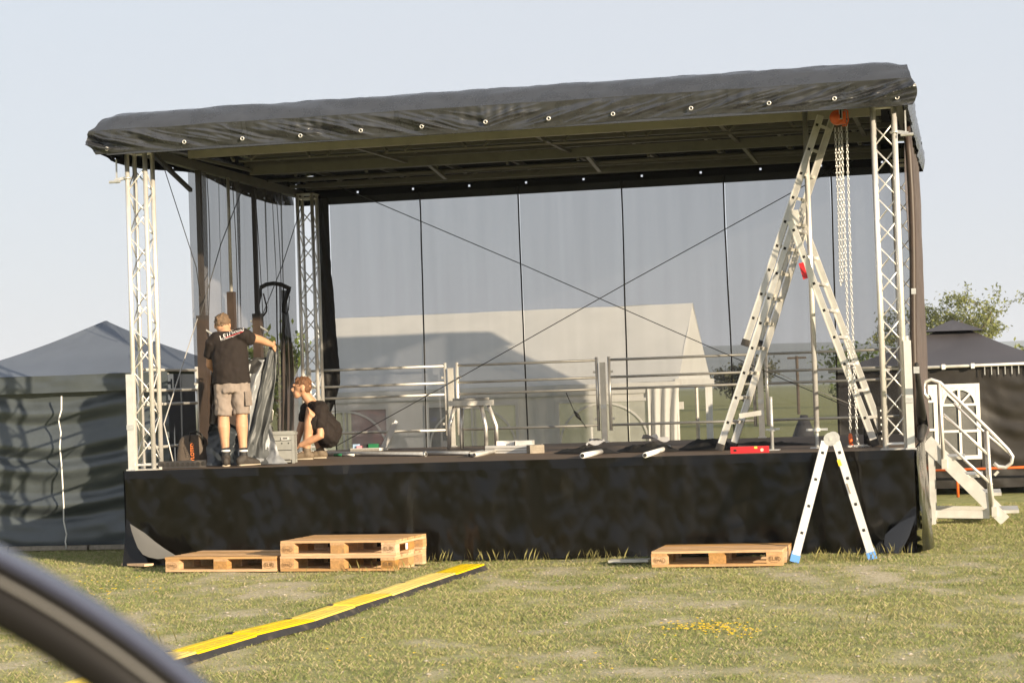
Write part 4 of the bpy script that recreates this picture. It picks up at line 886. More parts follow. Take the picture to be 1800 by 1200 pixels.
# ------------------------------------------------------------------ stairs at the right side
SS = root('stage_stairs', 'aluminium stage stairs with looped handrail at the right stage side', 'stairs', (8.4, 4, 0))
s0, s1 = Vector((8.05, 3.7, .93)), Vector((8.885, 3.7, .03))
for y in (3.7, 4.55): MB().bar((s0.x, y, s0.z), (s1.x, y, s1.z), .03, .13, (0, 0, 1)).build('stringer', alu, SS)
for q in (.22, .45, .68, .9):
    p = s0+(s1-s0)*q; MB().box((p.x+.12, 4.12, p.z+.01), (.24, .80, .035)).build('tread', alu_dull, SS)
for y in (3.72, 4.53):
    MB().bar((8.10, y, 0), (8.10, y, .86), .06, .05, (0, 1, 0)).build('leg', alu, SS); MB().bar((8.13, y, .12), (8.72, y, .10), .03, .085).build('base_bar', alu, SS)
MB().bar((8.10, 3.72, .15), (8.10, 4.53, .15), .04, .05).build('cross_bar', alu, SS)
def hr(pts, nm, r=.021, Y=3.66): MB().path([atY(x, y, Y) for x, y in pts], r, 8).build(nm, alu, SS, True)
hr([(1632, 700), (1625, 692), (1623, 680), (1627, 670), (1637, 667), (1652, 672), (1700, 718), (1745, 762), (1772, 790), (1780, 802), (1778, 813), (1768, 821), (1755, 820), (1747, 814)], 'handrail')
hr([(1651, 672), (1655, 745), (1659, 812)], 'post', .021); hr([(1735, 757), (1740, 840), (1747, 900)], 'post', .021); hr([(1731, 757), (1736, 840), (1742, 905)], 'post', .014, 3.69)
hr([(1658, 728), (1700, 765), (1740, 802)], 'mid_rail', .017); hr([(1659, 772), (1700, 812), (1744, 852)], 'mid_rail', .017); hr([(1676, 708), (1720, 750), (1772, 795)], 'inner_rail', .013, 4.5)
MB().box(atY(1660, 815, 3.66), (.06, .06, .11)).build('socket', alu_dull, SS); MB().box(atY(1748, 899, 3.66), (.06, .06, .11)).build('socket', alu_dull, SS); MB().bar(atY(1748, 835, 3.64), atY(1755, 828, 3.64), .02, .03).build('clip', alu_dull, SS)

# ------------------------------------------------------------------ pallets
PB = {}
def pmesh(key, d):
    if key not in PB:
        m_ = MB().box((0, 0, 0), d).mesh(key); PB[key] = m_
    return PB[key]
txt_eur, txt_epal = text_mesh('EUR', .05), text_mesh('EPAL', .040)
def pallet(label, x, y, z, rz):
    p = root('wooden_pallet', label, 'pallet', (x, y, z), rz, 'wooden pallets in front of the stage', world=False)
    jit = lambda s_: random.uniform(-s_, s_)
    def pc(nm, key, d, c, m_):
        o = link(nm, pmesh(key, d), m_, p); o.location = (c[0]+jit(.003), c[1]+jit(.003), c[2]); o.rotation_euler = (0, 0, jit(.006)); return o
    for yc, wd in ((.05, .10), (.40, .145), (.75, .10)):
        pc('bottom_board', 'pb_b%d' % (wd*1000), (1.2, wd, .0215), (.6, yc, .011), pine)
        for xc in (.0725, .6, 1.1275): pc('block', 'pb_k%d' % (wd*1000), (.145, wd, .0775), (xc, yc, .0612), pine_y)
    for xc in (.0725, .6, 1.1275): pc('stringer_board', 'pb_s', (.145, .80, .0215), (xc, .40, .1112), pine_y)
    for yc, wd in ((.0725, .145), (.235, .10), (.40, .145), (.565, .10), (.7275, .145)): pc('top_board', 'pb_t%d' % (wd*1000), (1.2, wd, .0215), (.6, yc, .1332+random.uniform(0, .001)), pine)
    for me, xc in ((txt_epal, .0725), (txt_eur, 1.1275)):
        o = link('brand_mark', me, brand, p); o.location = (xc, -.0045, .047); o.rotation_euler = (math.pi/2, 0, 0)
        o = link('brand_oval', PB.setdefault('oval', MB().torus((0, 0, 0), .055, .0016, (0, 1, 0), 20, 4).mesh('oval')), brand, p); o.location = (xc, -.0045, .062); o.scale = (1, .8, .55)
    o = None; return p
pallet('single wooden pallet on the left touching the stacked pair', .746, -.864, .002, R_(-6.4))
pallet('lower wooden pallet of the stacked pair on the left', 1.985, -1.005, .002, R_(-6.6))
tp2 = pallet('upper wooden pallet of the stacked pair on the left', 1.99, -1.0, .148, R_(-6.3))
o = MB().box((1.201, .28, .065), (.004, .05, .06)).build('paper_label', print_w, tp2)
pallet('single wooden pallet on the right beside the small folding ladder', 5.638, -1.205, .002, R_(-1.5))

# ------------------------------------------------------------------ cable ramp
rampb = MB().add([(x, y, z) for y in (0, .9) for x, z in ((-.15, 0), (-.115, .042), (.115, .042), (.15, 0))], [(0, 1, 2, 3), (7, 6, 5, 4), (0, 4, 5, 1), (1, 5, 6, 2), (2, 6, 7, 3), (3, 7, 4, 0)]).mesh('ramp_base')
lidm = MB()
lidm.box((0, .45, .049), (.225, .885, .014))
for q in (-.06, .06): lidm.box((q, .45, .0565), (.025, .86, .003))
for q in lin(.06, .84, 9): lidm.box((0, q, .0562), (.05, .02, .003))
lidm = lidm.mesh('ramp_lid'); hin = MB().box((.098, .885, .0505), (.045, .05, .019)).mesh('ramp_joint')
rp_ = [atZ(x, y) for x, y in ((832, 1000), (765, 1021), (698, 1043), (620, 1069), (540, 1097), (450, 1121), (350, 1148), (250, 1180), (150, 1212))]
rp_.append(rp_[-1]+(rp_[-1]-rp_[-2])*1.2)
def along(s_):
    for a, c in zip(rp_[:-1], rp_[1:]):
        ln = (c-a).length
        if s_ <= ln: return a+(c-a)*(s_/ln)
        s_ -= ln
    return rp_[-1]
place = ['at the far end by the stage', 'second from the stage', 'third from the stage', 'fourth from the stage', 'fifth from the stage', 'sixth from the stage', 'seventh from the stage', 'eighth from the stage', 'ninth, at the lower picture edge', 'tenth, beyond the lower picture edge']
for i in range(10):
    a, c = along(i*.905), along((i+1)*.905); an = math.atan2(c.y-a.y, c.x-a.x)-math.pi/2
    r_ = root('cable_ramp', 'yellow and black cable ramp segment, '+place[i], 'cable ramp', (a.x, a.y, -.004), an, 'cable ramp segments in a row', world=False)
    r_.rotation_euler.x = random.uniform(-.012, .012); r_.rotation_euler.z += random.uniform(-.008, .008)
    link('base', rampb, rubber, r_); link('lid', lidm, yellow, r_); link('joint', hin, rubber, r_)

# ------------------------------------------------------------------ loose things on the deck
SO = root('metal_stool', 'low metal stool with four splayed tube legs near the rear rails', 'stool', (2.5, 4.9, DZ))
g = facing(Vector((2.5, 4.7, DZ)))
MB().bar(g(789, 709), g(868, 707), .34, .065).build('seat', alu_dull, SO)
for pts, dy in ((((800, 712), (790, 750), (790, 790)), -.1), (((812, 711), (811, 750), (812, 787)), .25), (((845, 711), (854, 750), (855, 789)), -.1), (((857, 710), (872, 748), (873, 784)), .25)):
    P = [g(x, y, dy) for x, y in pts]; P[-1].z = DZ+.005; P[0].z = g(830, 709).z; MB().path(P, .026, 8).build('leg', alu, SO, True)
MB().bar(g(800, 715, -.1), g(850, 714, -.1), .02, .03).build('apron', alu_dull, SO)
zt = g(830, 708).z+.028
for lb, x0_, x1_, dy, z, r, mt in (('long pale pipe lying along the front of the stool seat', 796, 860, -.10, zt+.020, .018, alu_dull), ('short pale pipe lying on the stool seat behind the longer pipe', 817, 838, .03, zt+.026, .022, alu)):
    a, c = g(x0_, 705, dy), g(x1_, 704, dy); a.z = c.z = z; o = root('short_pipe', lb, 'pipe', a); MB().tube(a, c, r, 12).build('tube', mt, o, True); MB().tube(a-(c-a)*.004, a, r*.7, 10).build('bore', dark_hole, o)
def pipe(label, a, c, r, m=alu, dz=0.):
    a, c = Vector((a[0], a[1], DZ+r+.001+dz)), Vector((c[0], c[1], DZ+r+.001+dz)); o = root('loose_pipe', label, 'pipe', a, group='pipes lying on the deck')
    MB().tube(a, c, r, 14).build('tube', m, o, True); d = (c-a).normalized()
    for p, q in ((a, -1), (c, 1)): MB().tube(p+d*q*.001, p+d*q*.003, r*.72, 12).build('bore', dark_hole, o)
    return o
def gd(x, y): p = atZ(x, y, DZ+.02); return (p.x, p.y)
o = pipe('long grey pipe lying from the crouching man towards the stage middle', gd(524, 798), gd(748, 799), .026, galv)
e = atZ(748, 799, DZ+.02); MB().torus((e.x, e.y, DZ+.027), .027, .006, (1, -.15, 0), 14, 6).build('end_ring', galv, o, True)
pipe('second grey pipe lying behind the end of the long pipe', gd(745, 797), gd(826, 797), .024, galv)
pipe('short silver pipe end pointing at the camera in the stage middle', gd(825, 800), gd(848, 795), .024); pipe('silver pipe with its open end left of the white box', gd(834, 800), gd(872, 793), .024)
pipe('short white pipe with dark bore on the deck right of the middle', gd(1024, 802), gd(1056, 795), .028, white_paint); pipe('short white pipe with round end left of the tall ladder', gd(1134, 801), gd(1176, 787), .026, white_paint)
def slab(name, label, cat, x0_, y0_, x1_, y1_, h, dp, m, extra=None):
    a, c = atZ(x0_, y0_, DZ), atZ(x1_, y1_, DZ); o = root(name, label, cat, a); up = Vector((0, 0, h/2+.002)); d = (c-a).normalized(); bk = Vector((-d.y, d.x, 0))*(dp/2)
    MB().bar(a+up+bk, c+up+bk, dp, h).build('body', m, o)
    for q in lin(.33, .67, 2): MB().bar(a+Vector((0, 0, h*q))-bk*.012, c+Vector((0, 0, h*q))-bk*.012, .004, .006).build('groove', stone_wood, o)
    if extra: extra(o, a, c, h)
    return o
def bx_items(o, a, c, h):
    for t, w_, hh, mt in ((.45, .22, .05, white_paint), (.68, .05, .04, bag_m), (.85, .2, .05, alu)): p = a+(c-a)*t; MB().box((p.x, p.y+.12, DZ+h+hh/2+.003), (w_, .1, hh)).build('insert', mt, o)
slab('white_case', 'long low white case with things on top beside the black cloths', 'case', 853, 797, 931, 796, .085, .25, white_paint, bx_items)
def tr_items(o, a, c, h):
    for t, w_, hh, mt in ((.15, .07, .05, mat('pale_blue', (.35, .5, .7), .5)), (.4, .16, .03, mat('pink', (.75, .3, .35), .6)), (.55, .1, .05, far_dark), (.75, .12, .05, green_p)): p = a+(c-a)*t; MB().box((p.x, p.y+.08, DZ+h+hh/2+.003), (w_, .08, hh)).build('small_tool', mt, o)
slab('white_tray', 'flat white tray with small coloured things behind the grey pipes', 'tray', 616, 793, 667, 792, .035, .2, white_paint, tr_items)
o = root('white_board', 'narrow white board leaning at a slant on the deck left of the stool', 'board', atZ(672, 790, DZ)); g = facing(atZ(676, 790, DZ)); MB().bar(g(674, 787), g(694, 745, .05), .07, .10, FH).build('board', white_paint, o); MB().bar(g(693, 746, .04), g(697, 740, .05), .04, .05, FH).build('bracket', alu, o); MB().bar(g(674, 789, -.02), g(684, 789, -.02), .05, .02).build('foot', stone_wood, o)
o = slab('timber_block', 'rough grey timber block between the white case and the black cloths', 'timber', 932, 797, 957, 796, .09, .2, stone_wood)
a, c = atZ(588, 802, DZ), atZ(622, 802, DZ); o = root('marker_pen', 'thick green and white marker lying in front of the grey pipe', 'marker', a)
a.z = c.z = DZ+.018; MB().tube(a, a+(c-a)*.42, .016, 10).build('cap', green_p, o, True); MB().tube(a+(c-a)*.42, c, .014, 10).build('barrel', white_paint, o, True)
a, c = Vector((6.235, .26, DZ+.034)), Vector((6.61, .28, DZ+.034)); o = root('spirit_level', 'red spirit level lying on the deck edge beside the tall ladder', 'spirit level', a)
MB().bar(a, c, .03, .065).build('body', red, o); MB().box(a+(c-a)*.66+Vector((0, -.016, .02)), (.03, .006, .022)).build('vial', mat('vial', (.55, .6, .1), .3), o); MB().tube(a+(c-a)*.82+Vector((0, -.018, -.005)), a+(c-a)*.82+Vector((0, -.014, -.005)), .017, 12).build('round_vial', mat('vial_pale', (.6, .5, .4), .4), o); MB().box(a+(c-a)*.12+Vector((0, -.0155, -.003)), (.03, .004, .022)).build('mark', dark_hole, o)
def heap(name, label, px0, px1, py, h, dp, m, seed, cat='cloth', sheen=0):
    a, c = atZ(px0, py, DZ), atZ(px1, py, DZ); o = root(name, label, cat, (a+c)/2); mid = (a+c)/2; hx = (c-a).length/2; d = (c-a).normalized(); bk = Vector((-d.y, d.x, 0))
    def P(u, v):
        rr = v; t = u*2*math.pi; rad = rr*(1+.16*fbm(math.cos(t)*1.5, math.sin(t)*1.5, seed, 3)); x = hx*rad*math.cos(t); y = dp/2*rad*math.sin(t)
        n1 = abs(fbm(x*5+seed, y*6, seed, 3)); n2 = max(0, ridge(fbm(x*9, y*9+seed, seed+2, 2)))
        z = (1-rr**2.2)*h*(.6+.7*n1+.12*n2*n2) + .004
        return mid + d*x + bk*(y+dp/2) + Vector((0, 0, max(.003, z)))
    MB().grid(lin(0, 1, 60), lin(1, .02, 18), P).build('cloth', m, o, True); return o
heap('crumpled_cloth', 'long crumpled black cloth beside the timber block on the deck', 955, 1065, 798, .07, .35, black_cloth, 1.3); heap('crumpled_cloth', 'crumpled black cloth with pale scraps between the two white pipes', 1060, 1165, 795, .08, .4, black_cloth, 4.1)
heap('crumpled_cloth', 'thick crumpled black cloth heap at the foot of the tall ladder', 1172, 1268, 792, .12, .45, black_cloth, 7.7); heap('crumpled_cloth', 'flat black cable strip behind the red spirit level', 1275, 1420, 782, .035, .15, black_cloth, 9.2)
for i, (x, y) in enumerate(((1040, 788), (1133, 780), (1150, 786), (1035, 792))):
    a = atZ(x, y, DZ); tag(MB().grid(lin(0, 1, 6), lin(0, 1, 5), lambda u, v: (a.x+.18*u-.05*v, a.y+.1*v, DZ+.085+.03*math.sin(u*4+v*3+i))).build('paper_scrap', print_w, None, True), ('pale scrap on the left black cloth', 'upper pale scrap beside the white pipe', 'lower pale scrap beside the white pipe', 'small pale scrap near the short dark-bored pipe')[i], 'scrap')
# crate
CR = root('metal_crate', 'grey slatted metal crate standing between the two men', 'crate', (1.25, 1.1, DZ)); g = facing(Vector((1.25, 1.05, DZ)))
pl, pr = g(463, 815), g(518, 813); pl.z = pr.z = DZ; d = (pr-pl).normalized(); bk = Vector((-d.y, d.x, 0)); Wc = (pr-pl).length; Hc = .33; Dc = .26
Rm = Matrix((d, bk, Vector((0, 0, 1)))).transposed()
def cb(nm, c, dd, m_=crate_m): MB().box(pl+d*c[0]+bk*c[1]+Vector((0, 0, c[2])), dd, Rm).build(nm, m_, CR)
for q in range(3):
    z = .06+q*.103; cb('side_slat', (Wc/2, .006, z+.03), (Wc-.02, .012, .094)); cb('side_slat', (Wc/2, Dc-.006, z+.03), (Wc-.02, .012, .094)); cb('side_slat', (.006, Dc/2, z+.03), (.012, Dc-.03, .094)); cb('side_slat', (Wc-.006, Dc/2, z+.03), (.012, Dc-.03, .094))
for x in (.012, Wc-.012):
    for y in (.012, Dc-.012): cb('corner_post', (x, y, Hc/2), (.03, .03, Hc))
cb('floor', (Wc/2, Dc/2, .02), (Wc-.02, Dc-.02, .02)); cb('rim', (Wc/2, -.004, Hc-.012), (Wc+.02, .022, .024)); cb('rim', (Wc/2, Dc+.004, Hc-.012), (Wc+.02, .022, .024)); cb('rim', (-.004, Dc/2, Hc-.012), (.022, Dc, .024)); cb('rim', (Wc+.004, Dc/2, Hc-.012), (.022, Dc, .024))
for q in range(4): cb('vent_hole', (.06+q*(Wc-.12)/3, -.001, .215), (.014, .004, .014), dark_hole)
cb('handle', (Wc*.72, -.008, .265), (.08, .012, .03), alu); cb('vent_hole', (Wc*.72, -.012, .268), (.05, .012, .014), dark_hole)
# bag, black bar, coil
BG = root('tool_bag', 'brown canvas tool bag with orange lettering beside the left truss', 'bag', (.4, 1.0, DZ)); g = facing(Vector((.40, .95, DZ)))
bb = MB(); w0, w1 = g(309, 819), g(371, 819); dx_ = (w1-w0); zz = DZ
bb.loft([(w0+dx_*.5+FH*.02+Vector((0, 0, DZ-w0.z+q*.31)), RH, FH, dx_.length/2*(1-.22*q**1.6), .13*(1-.6*q)) for q in lin(.10, .95, 6)])
bo = bb.blob('body', bag_m, BG, .014, 3)
for q, h in ((-.04, .0), (.05, .03)): MB().path([g(328+q*100, 778, .02-q), g(334, 762-h*60, .0-q), g(345, 759-h*60, -q), g(355, 765-h*60, -q), g(358, 780, .02-q)], .008, 6).build('handle', black_cloth, BG, True)
me = text_mesh('RYLOTED', .052, .001); o = link('lettering', me, print_o, BG); pt = g(341, 797, -.155)
mm = Matrix((Vector((0, 0, 1)), -RH, -FH)).transposed().to_4x4(); mm.translation = pt; o.matrix_parent_inverse = Matrix.Translation(-Vector(BG.location)); o.matrix_basis = mm
BB_ = root('black_socket_bar', 'long black socket bar lying at the front left deck edge', 'socket bar', (.4, .3, DZ)); g = facing(Vector((.45, .25, DZ)))
a, c = g(279, 818), g(362, 815); a.z = c.z = DZ+.045; MB().bar(a, c, .07, .075).build('bar', rubber, BB_)
for q in lin(.1, .95, 9): p = a+(c-a)*q; MB().tube(p-FH*.036, p-FH*.040, .018, 10).build('socket', dark_hole, BB_); MB().torus(p-FH*.037, .02, .003, FH, 10, 4).build('rim', black_steel, BB_)
MB().box(a+(c-a)*.07+Vector((0, -.04, -.03)), (.03, .012, .03)).build('lug', alu, BB_)
# hanging straps and gathered mesh
HS = root('hanging_straps', 'black webbing strap with two loops hanging on the side mesh', 'strap', (.1, 4.6, 2.8)); g = facing(Vector((.12, 4.6, DZ)))
def band(pts, nm, w_=.02): MB().path([g(x, y) for x, y in pts], .01, 6, flat=(.006, w_) if nm == 'carrying_band' else (w_, .006)).build(nm, black_cloth, HS, True)
band([(457, 506), (468, 500), (481, 498), (494, 500), (511, 508)], 'carrying_band', .03)
band([(458, 506), (457, 520), (453, 540), (456, 552), (462, 556), (468, 548), (469, 540), (463, 516)], 'loop'); band([(508, 508), (504, 520), (499, 535), (498, 548), (503, 552), (507, 545), (509, 520)], 'loop', .028); band([(459, 555), (460, 590), (463, 620)], 'tail', .01)
GM = root('gathered_mesh', 'dark gathered mesh bundle hanging behind the crate', 'fabric', (.2, 4.7, 1.2)); g = facing(Vector((.2, 4.7, DZ)))
dk = gauze('gathered_gauze', (.045, .032, .028), .12, .8, False)
def GP(u, v):
    y = 510+(762-510)*v; w_ = 9+16*min(1, max(0, (v-.08)*2.2))*(1-.15*v); x = 499+6*v-w_/2+u*w_ + 3*math.sin(v*3); return g(x, y, .05*math.sin(u*16+v*3)+.02*math.sin(u*37))
MB().grid(lin(0, 1, 40), lin(0, 1, 30), GP).build('cloth', dk, GM, True)
for x in (486, 492, 498): MB().path([g(x, 500), g(x+1, 580), g(x+4, 660)], .009, 5).build('cord', black_cloth, GM)
SP2 = root('coil_spring', 'coiled cable standing on end behind the metal crate', 'cable', (1.2, 1.5, DZ)); g = facing(Vector((1.2, 1.45, DZ)))
MB().path([g(475+4*math.cos(q*.9), 805-q*1.9, .03*math.sin(q*.9)) for q in range(36)], .007, 5).build('coil', black_cloth, SP2, True); MB().path([g(472, 742), g(470, 725), g(476, 716), g(480, 722), g(478, 740)], .008, 6).build('hook', alu_dull, SP2, True)

# ------------------------------------------------------------------ people
def crumple(o, amp, sc_, seed):
    me = o.data; n_ = len(me.vertices); co = np.zeros(n_*3, np.float32); me.vertices.foreach_get('co', co); co = co.reshape(-1, 3); no = np.zeros(n_*3, np.float32); me.vertices.foreach_get('normal', no); no = no.reshape(-1, 3)
    d = np.array([abs(fbm(p[0]*sc_+seed, p[1]*sc_, p[2]*sc_*.7, 3))-.2 for p in co])[:, None]*amp
    me.vertices.foreach_set('co', (co+no*d).ravel()); me.update()
def hand(m_, wrist, dirv, side, nrm, curl=.5, sc_=1., thumb=1):
    # palm runs along dirv, fingers spread along side, curl towards nrm
    D, S, Nn = Vector(dirv).normalized(), Vector(side).normalized(), Vector(nrm).normalized()
    wrist = Vector(wrist); pe = wrist+D*.085*sc_
    m_.loft([(wrist, S, Nn, .026*sc_, .019*sc_), (wrist+D*.045*sc_, S, Nn, .038*sc_, .017*sc_), (pe, S, Nn, .040*sc_, .014*sc_)])
    for k_, ln in enumerate((.070, .080, .075, .058)):
        p = pe+S*((k_-1.5)*-.021*thumb*sc_)-D*.01; d = D.copy(); pts = [p]
        for s_ in range(3):
            d = (d*math.cos(curl)+Nn*math.sin(curl)).normalized(); p = p+d*ln*sc_*(.45, .32, .25)[s_]; pts.append(p)
        m_.limb(pts, [.0095*sc_, .0092*sc_, .0085*sc_, .007*sc_], S)
    p = wrist+D*.025*sc_+S*.030*thumb*sc_; pts = [p]
    for d in ((D*.6+S*thumb*.8), (D*.8+S*thumb*.35+Nn*curl*.5), (D*.8+Nn*curl)):
        p = p+d.normalized()*.030*sc_; pts.append(p)
    m_.limb(pts, [.013*sc_, .012*sc_, .011*sc_, .008*sc_], Nn)
UP = Vector((0, 0, 1))
# --- standing man seen from behind
B1 = Vector((1.03, .52, DZ)); g = facing(B1)
P1 = root('person', 'man in black printed T-shirt and grey shorts seen from behind, holding up a sheet', 'person', B1, group='stage crew')
sh_r, el_r, wr_r = g(431, 591, .07), g(457, 597, .29), g(478, 606, .47)
sh_l, el_l, wr_l = g(374, 603, .08), g(369, 641, .17), g(388, 662, .38)
kn_l, an_l, kn_r, an_r = g(393, 733, .04), g(397, 797, .0), g(425, 731, .04), g(428, 797, .0)
hip_l, hip_r = g(392, 680, .03), g(423, 679, .03)
tors = [(g(407, 672, .03), .170, .120), (g(406, 650, .03), .160, .110), (g(404, 622, .07), .172, .115), (g(402, 600, .10), .165, .100), (g(399, 588, .13), .09, .07)]
b_ = MB(); b_.loft([(c, RH, FH, a, q) for c, a, q in tors]); b_.limb([g(399, 590, .13), g(395, 578, .17), g(393, 571, .19)], [.062, .056, .055])
hc_ = g(391, 570, .21); Rh = Matrix.Rotation(-.25, 3, RH)
b_.ell(hc_, (.074, .092, .108), 18, 12, Rh); b_.ell(hc_+FH*.05-UP*.06, (.055, .055, .055)); b_.ell(hc_+FH*.095-UP*.02, (.014, .02, .022))
for s_ in (-1, 1): b_.ell(hc_+RH*s_*.077-UP*.015, (.012, .022, .032))
b_.limb([sh_r, sh_r*.5+el_r*.5, el_r, el_r*.45+wr_r*.55, wr_r], [.056, .050, .043, .038, .028]); b_.limb([sh_l, el_l, wr_l], [.056, .044, .028])
for h_, k_, a_ in ((hip_l, kn_l, an_l), (hip_r, kn_r, an_r)):
    b_.limb([h_, h_*.5+k_*.5, k_, k_*.72+a_*.28-FH*.025, k_*.4+a_*.6-FH*.012, a_], [.088, .078, .060, .064, .048, .037]); b_.limb([a_, a_-UP*.07+FH*.02, a_-UP*.11+FH*.08], [.037, .04, .035])
hand(b_, wr_r, (g(488, 612, .56)-wr_r)+Vector((0, 0, -.03)), UP, FH*.2-RH*.4-UP*.5, .75, 1.0, 1); hand(b_, wr_l, FH*.6+RH*.5-UP*.3, FH, -UP, .5, 1.0, 1)
b_.blob('body', skin, P1, .0085, 3)
hb = MB(); hb.ell(hc_-FH*.012+UP*.026, (.080, .094, .092), 18, 12, Rh); o = hb.blob('hair', hair_grey, P1, .009, 2); crumple(o, .02, 30, 3)
s_ = MB(True); s_.loft([(c+UP*(.0 if i else -.01), RH, FH, a*1.06+.012+(.012 if i < 2 else 0), q*1.07+(.016 if i < 5 else .004)) for i, (c, a, q) in enumerate(tors+[(g(398, 583, .145), .062, .055)])])
s_.ell(g(381, 598, .09), (.09, .085, .085)); s_.limb([g(381, 598, .09), sh_l, sh_l*.35+el_l*.65+Vector((-.005, 0, 0))], [.085, .080, .074]); s_.ell(g(422, 590, .09), (.09, .085, .085)); s_.limb([g(422, 590, .09), sh_r, sh_r*.62+el_r*.38-UP*.02], [.085, .080, .074])
s_.limb([g(428, 592, .08), g(436, 600, .15)], [.06, .05])
s_.ell(g(428, 588, .06), (.085, .08, .07)); shirt = s_.blob('shirt', shirt_m, P1, .011, 4); crumple(shirt, .014, 7.5, 1)
s_ = MB(True); s_.loft([(g(407, 690, .03), RH, FH, .168, .128), (g(407, 668, .03), RH, FH, .176, .130), (g(406, 655, .03), RH, FH, .170, .122)])
for h_, k_ in ((hip_l, kn_l), (hip_r, kn_r)): s_.limb([h_+UP*.04, h_*.5+k_*.5, k_*.93+h_*.07], [(.098, .11), (.094, .10), (.088, .092)])
o = s_.blob('shorts', shorts_m, P1, .011, 3); crumple(o, .022, 8, 5)
pk = facing(B1); link('cargo_pocket', MB().box(g(437, 700, -.02), (.03, .12, .15), Matrix.Rotation(-.05, 3, 'Y')).mesh(), shorts_m, P1).matrix_parent_inverse = P1.matrix_basis.inverted()
for a_, tx_ in ((an_l, FH*.17-RH*.02), (an_r, FH*.12+RH*.13)):
    s_ = MB(); s_.limb([a_+UP*.055, a_+UP*.0, a_-UP*.05], [.043, .043, .045]); s_.blob('sock', black_cloth, P1, .009, 2)
    MB().torus(a_+UP*.030, .037, .012, (0, 0, 1), 16, 6).build('sock_band', sock_w, P1, True)
    ft = Vector((a_.x, a_.y, DZ)); hd = tx_.normalized(); sd_ = hd.cross(UP)
    s_ = MB(); s_.loft([(ft-hd*.055+UP*.055, sd_, UP, .038, .050), (ft+UP*.058, sd_, UP, .042, .056), (ft+hd*.09+UP*.048, sd_, UP, .046, .044), (ft+hd*.17+UP*.036, sd_, UP, .044, .032)]); s_.limb([a_-UP*.03, ft+UP*.07], [.048, .05]); s_.blob('shoe', shoe_m, P1, .009, 2)
    MB().loft([(ft-hd*.06+UP*.012, sd_, UP, .042, .012), (ft+hd*.05+UP*.012, sd_, UP, .046, .012), (ft+hd*.19+UP*.012, sd_, UP, .042, .012)]).build('sole', sole_m, P1, True)
bvh = BVHTree.FromPolygons([shirt.matrix_basis @ v.co for v in shirt.data.vertices], [tuple(p.vertices) for p in shirt.data.polygons])
def on_shirt(me, cpx, cpy, ang, m_, nm):
    dv = Vector((_f.x, _f.y, 0)).normalized()
    for v in me.vertices:
        q = v.co.copy(); x = q.x*math.cos(ang)-q.y*math.sin(ang); y = q.x*math.sin(ang)+q.y*math.cos(ang); st_ = g(cpx, cpy, -.6)+RH*x+UP*y
        h_ = bvh.ray_cast(st_, dv, 2.); v.co = (h_[0] if h_[0] else st_+dv*.55) - dv*(.004+.001*(q.z > 0))
    return link(nm, me, m_, P1)
def dense(me): 
    b2 = bmesh.new(); b2.from_mesh(me); bmesh.ops.subdivide_edges(b2, edges=b2.edges, cuts=1); b2.to_mesh(me); b2.free(); return me
for me, x, y, an, mt in ((text_mesh('LEIN', .062, .0006, 1.25, .1), 384, 589, .40, print_w), (text_mesh('Sound', .056, .0006, .95, .2), 404, 581, .20, print_w), (text_mesh('Veranstaltungstechnik', .022, .0006, 1.1), 391, 590, .33, print_w)):
    on_shirt(dense(me), x, y, an, mt, 'lettering')
on_shirt(MB().box((0, 0, 0), (.2, .008, .001)).grid(lin(-.1, .1, 12), [-.004, .004], lambda x, y: (x, y, .001)).mesh(), 398, 585, .30, print_r, 'print_stripe')

# --- crouching man in profile
brow_m = mat('brow', (.25, .13, .07), .7)
B2 = atZ(550, 807, DZ); g = facing(B2)
P2 = root('person', 'crouching man with short brown hair in black T-shirt and shorts, looking left', 'person', B2, group='stage crew')
hc_ = g(530, 681, 0); FL = -RH
nb, chs, pel = g(552, 712, 0), g(566, 728, 0), g(577, 763, 0)
b_ = MB(); b_.loft([(pel, FH, RH, .150, .120), (g(578, 745), FH, RH, .145, .105), (chs, FH, RH, .165, .11), (g(557, 715), FH, RH, .12, .085)]); b_.limb([g(555, 716), g(546, 706), g(538, 696)], [.066, .058, .055])
b_.ell(hc_+RH*.012+UP*.010, (.074, .096, .098), 18, 12, Matrix.Rotation(-YAW+math.pi/2, 3, 'Z')); b_.ell(hc_+FL*.048-UP*.062, (.045, .048, .055)); b_.ell(hc_+FL*.062-UP*.095, (.028, .03, .026))
b_.limb([hc_+FL*.085+UP*.012, hc_+FL*.110-UP*.022, hc_+FL*.102-UP*.036], [.012, .017, .012]); b_.ell(hc_+FL*.085-UP*.066, (.016, .022, .008)); b_.ell(hc_+FL*.083-UP*.078, (.015, .020, .007)); b_.limb([hc_+FL*.083+FH*.03+UP*.03, hc_+FL*.088-FH*.03+UP*.03], [.012, .012])
for s2 in (-1, 1): b_.ell(hc_+FH*s2*.076+RH*.018-UP*.018, (.022, .012, .032), R=Matrix.Rotation(.0, 3, 'Z'))
sn, en, wn_ = g(564, 720, -.17), g(563, 766, -.24), g(528, 782, -.18)
sf, ef, wf = g(541, 719, .17), g(529, 752, .12), g(521, 782, .04)
b_.limb([sn, sn*.5+en*.5, en, en*.5+wn_*.5, wn_], [.060, .054, .046, .042, .029]); b_.limb([sf, ef, wf], [.056, .044, .028])
hand(b_, wn_, g(516, 792, -.10)-wn_, FH, -UP*.6+RH*.3, .45, 1.0, 1); hand(b_, wf, g(514, 795, .02)-wf, FH, -UP*.5+RH*.3, .4, 1., -1)
legs2 = ((g(576, 765, -.11), g(541, 723, -.22), g(539, 790, -.16), 1), (g(576, 765, .09), g(541, 732, .13), g(563, 791, .10), 1))
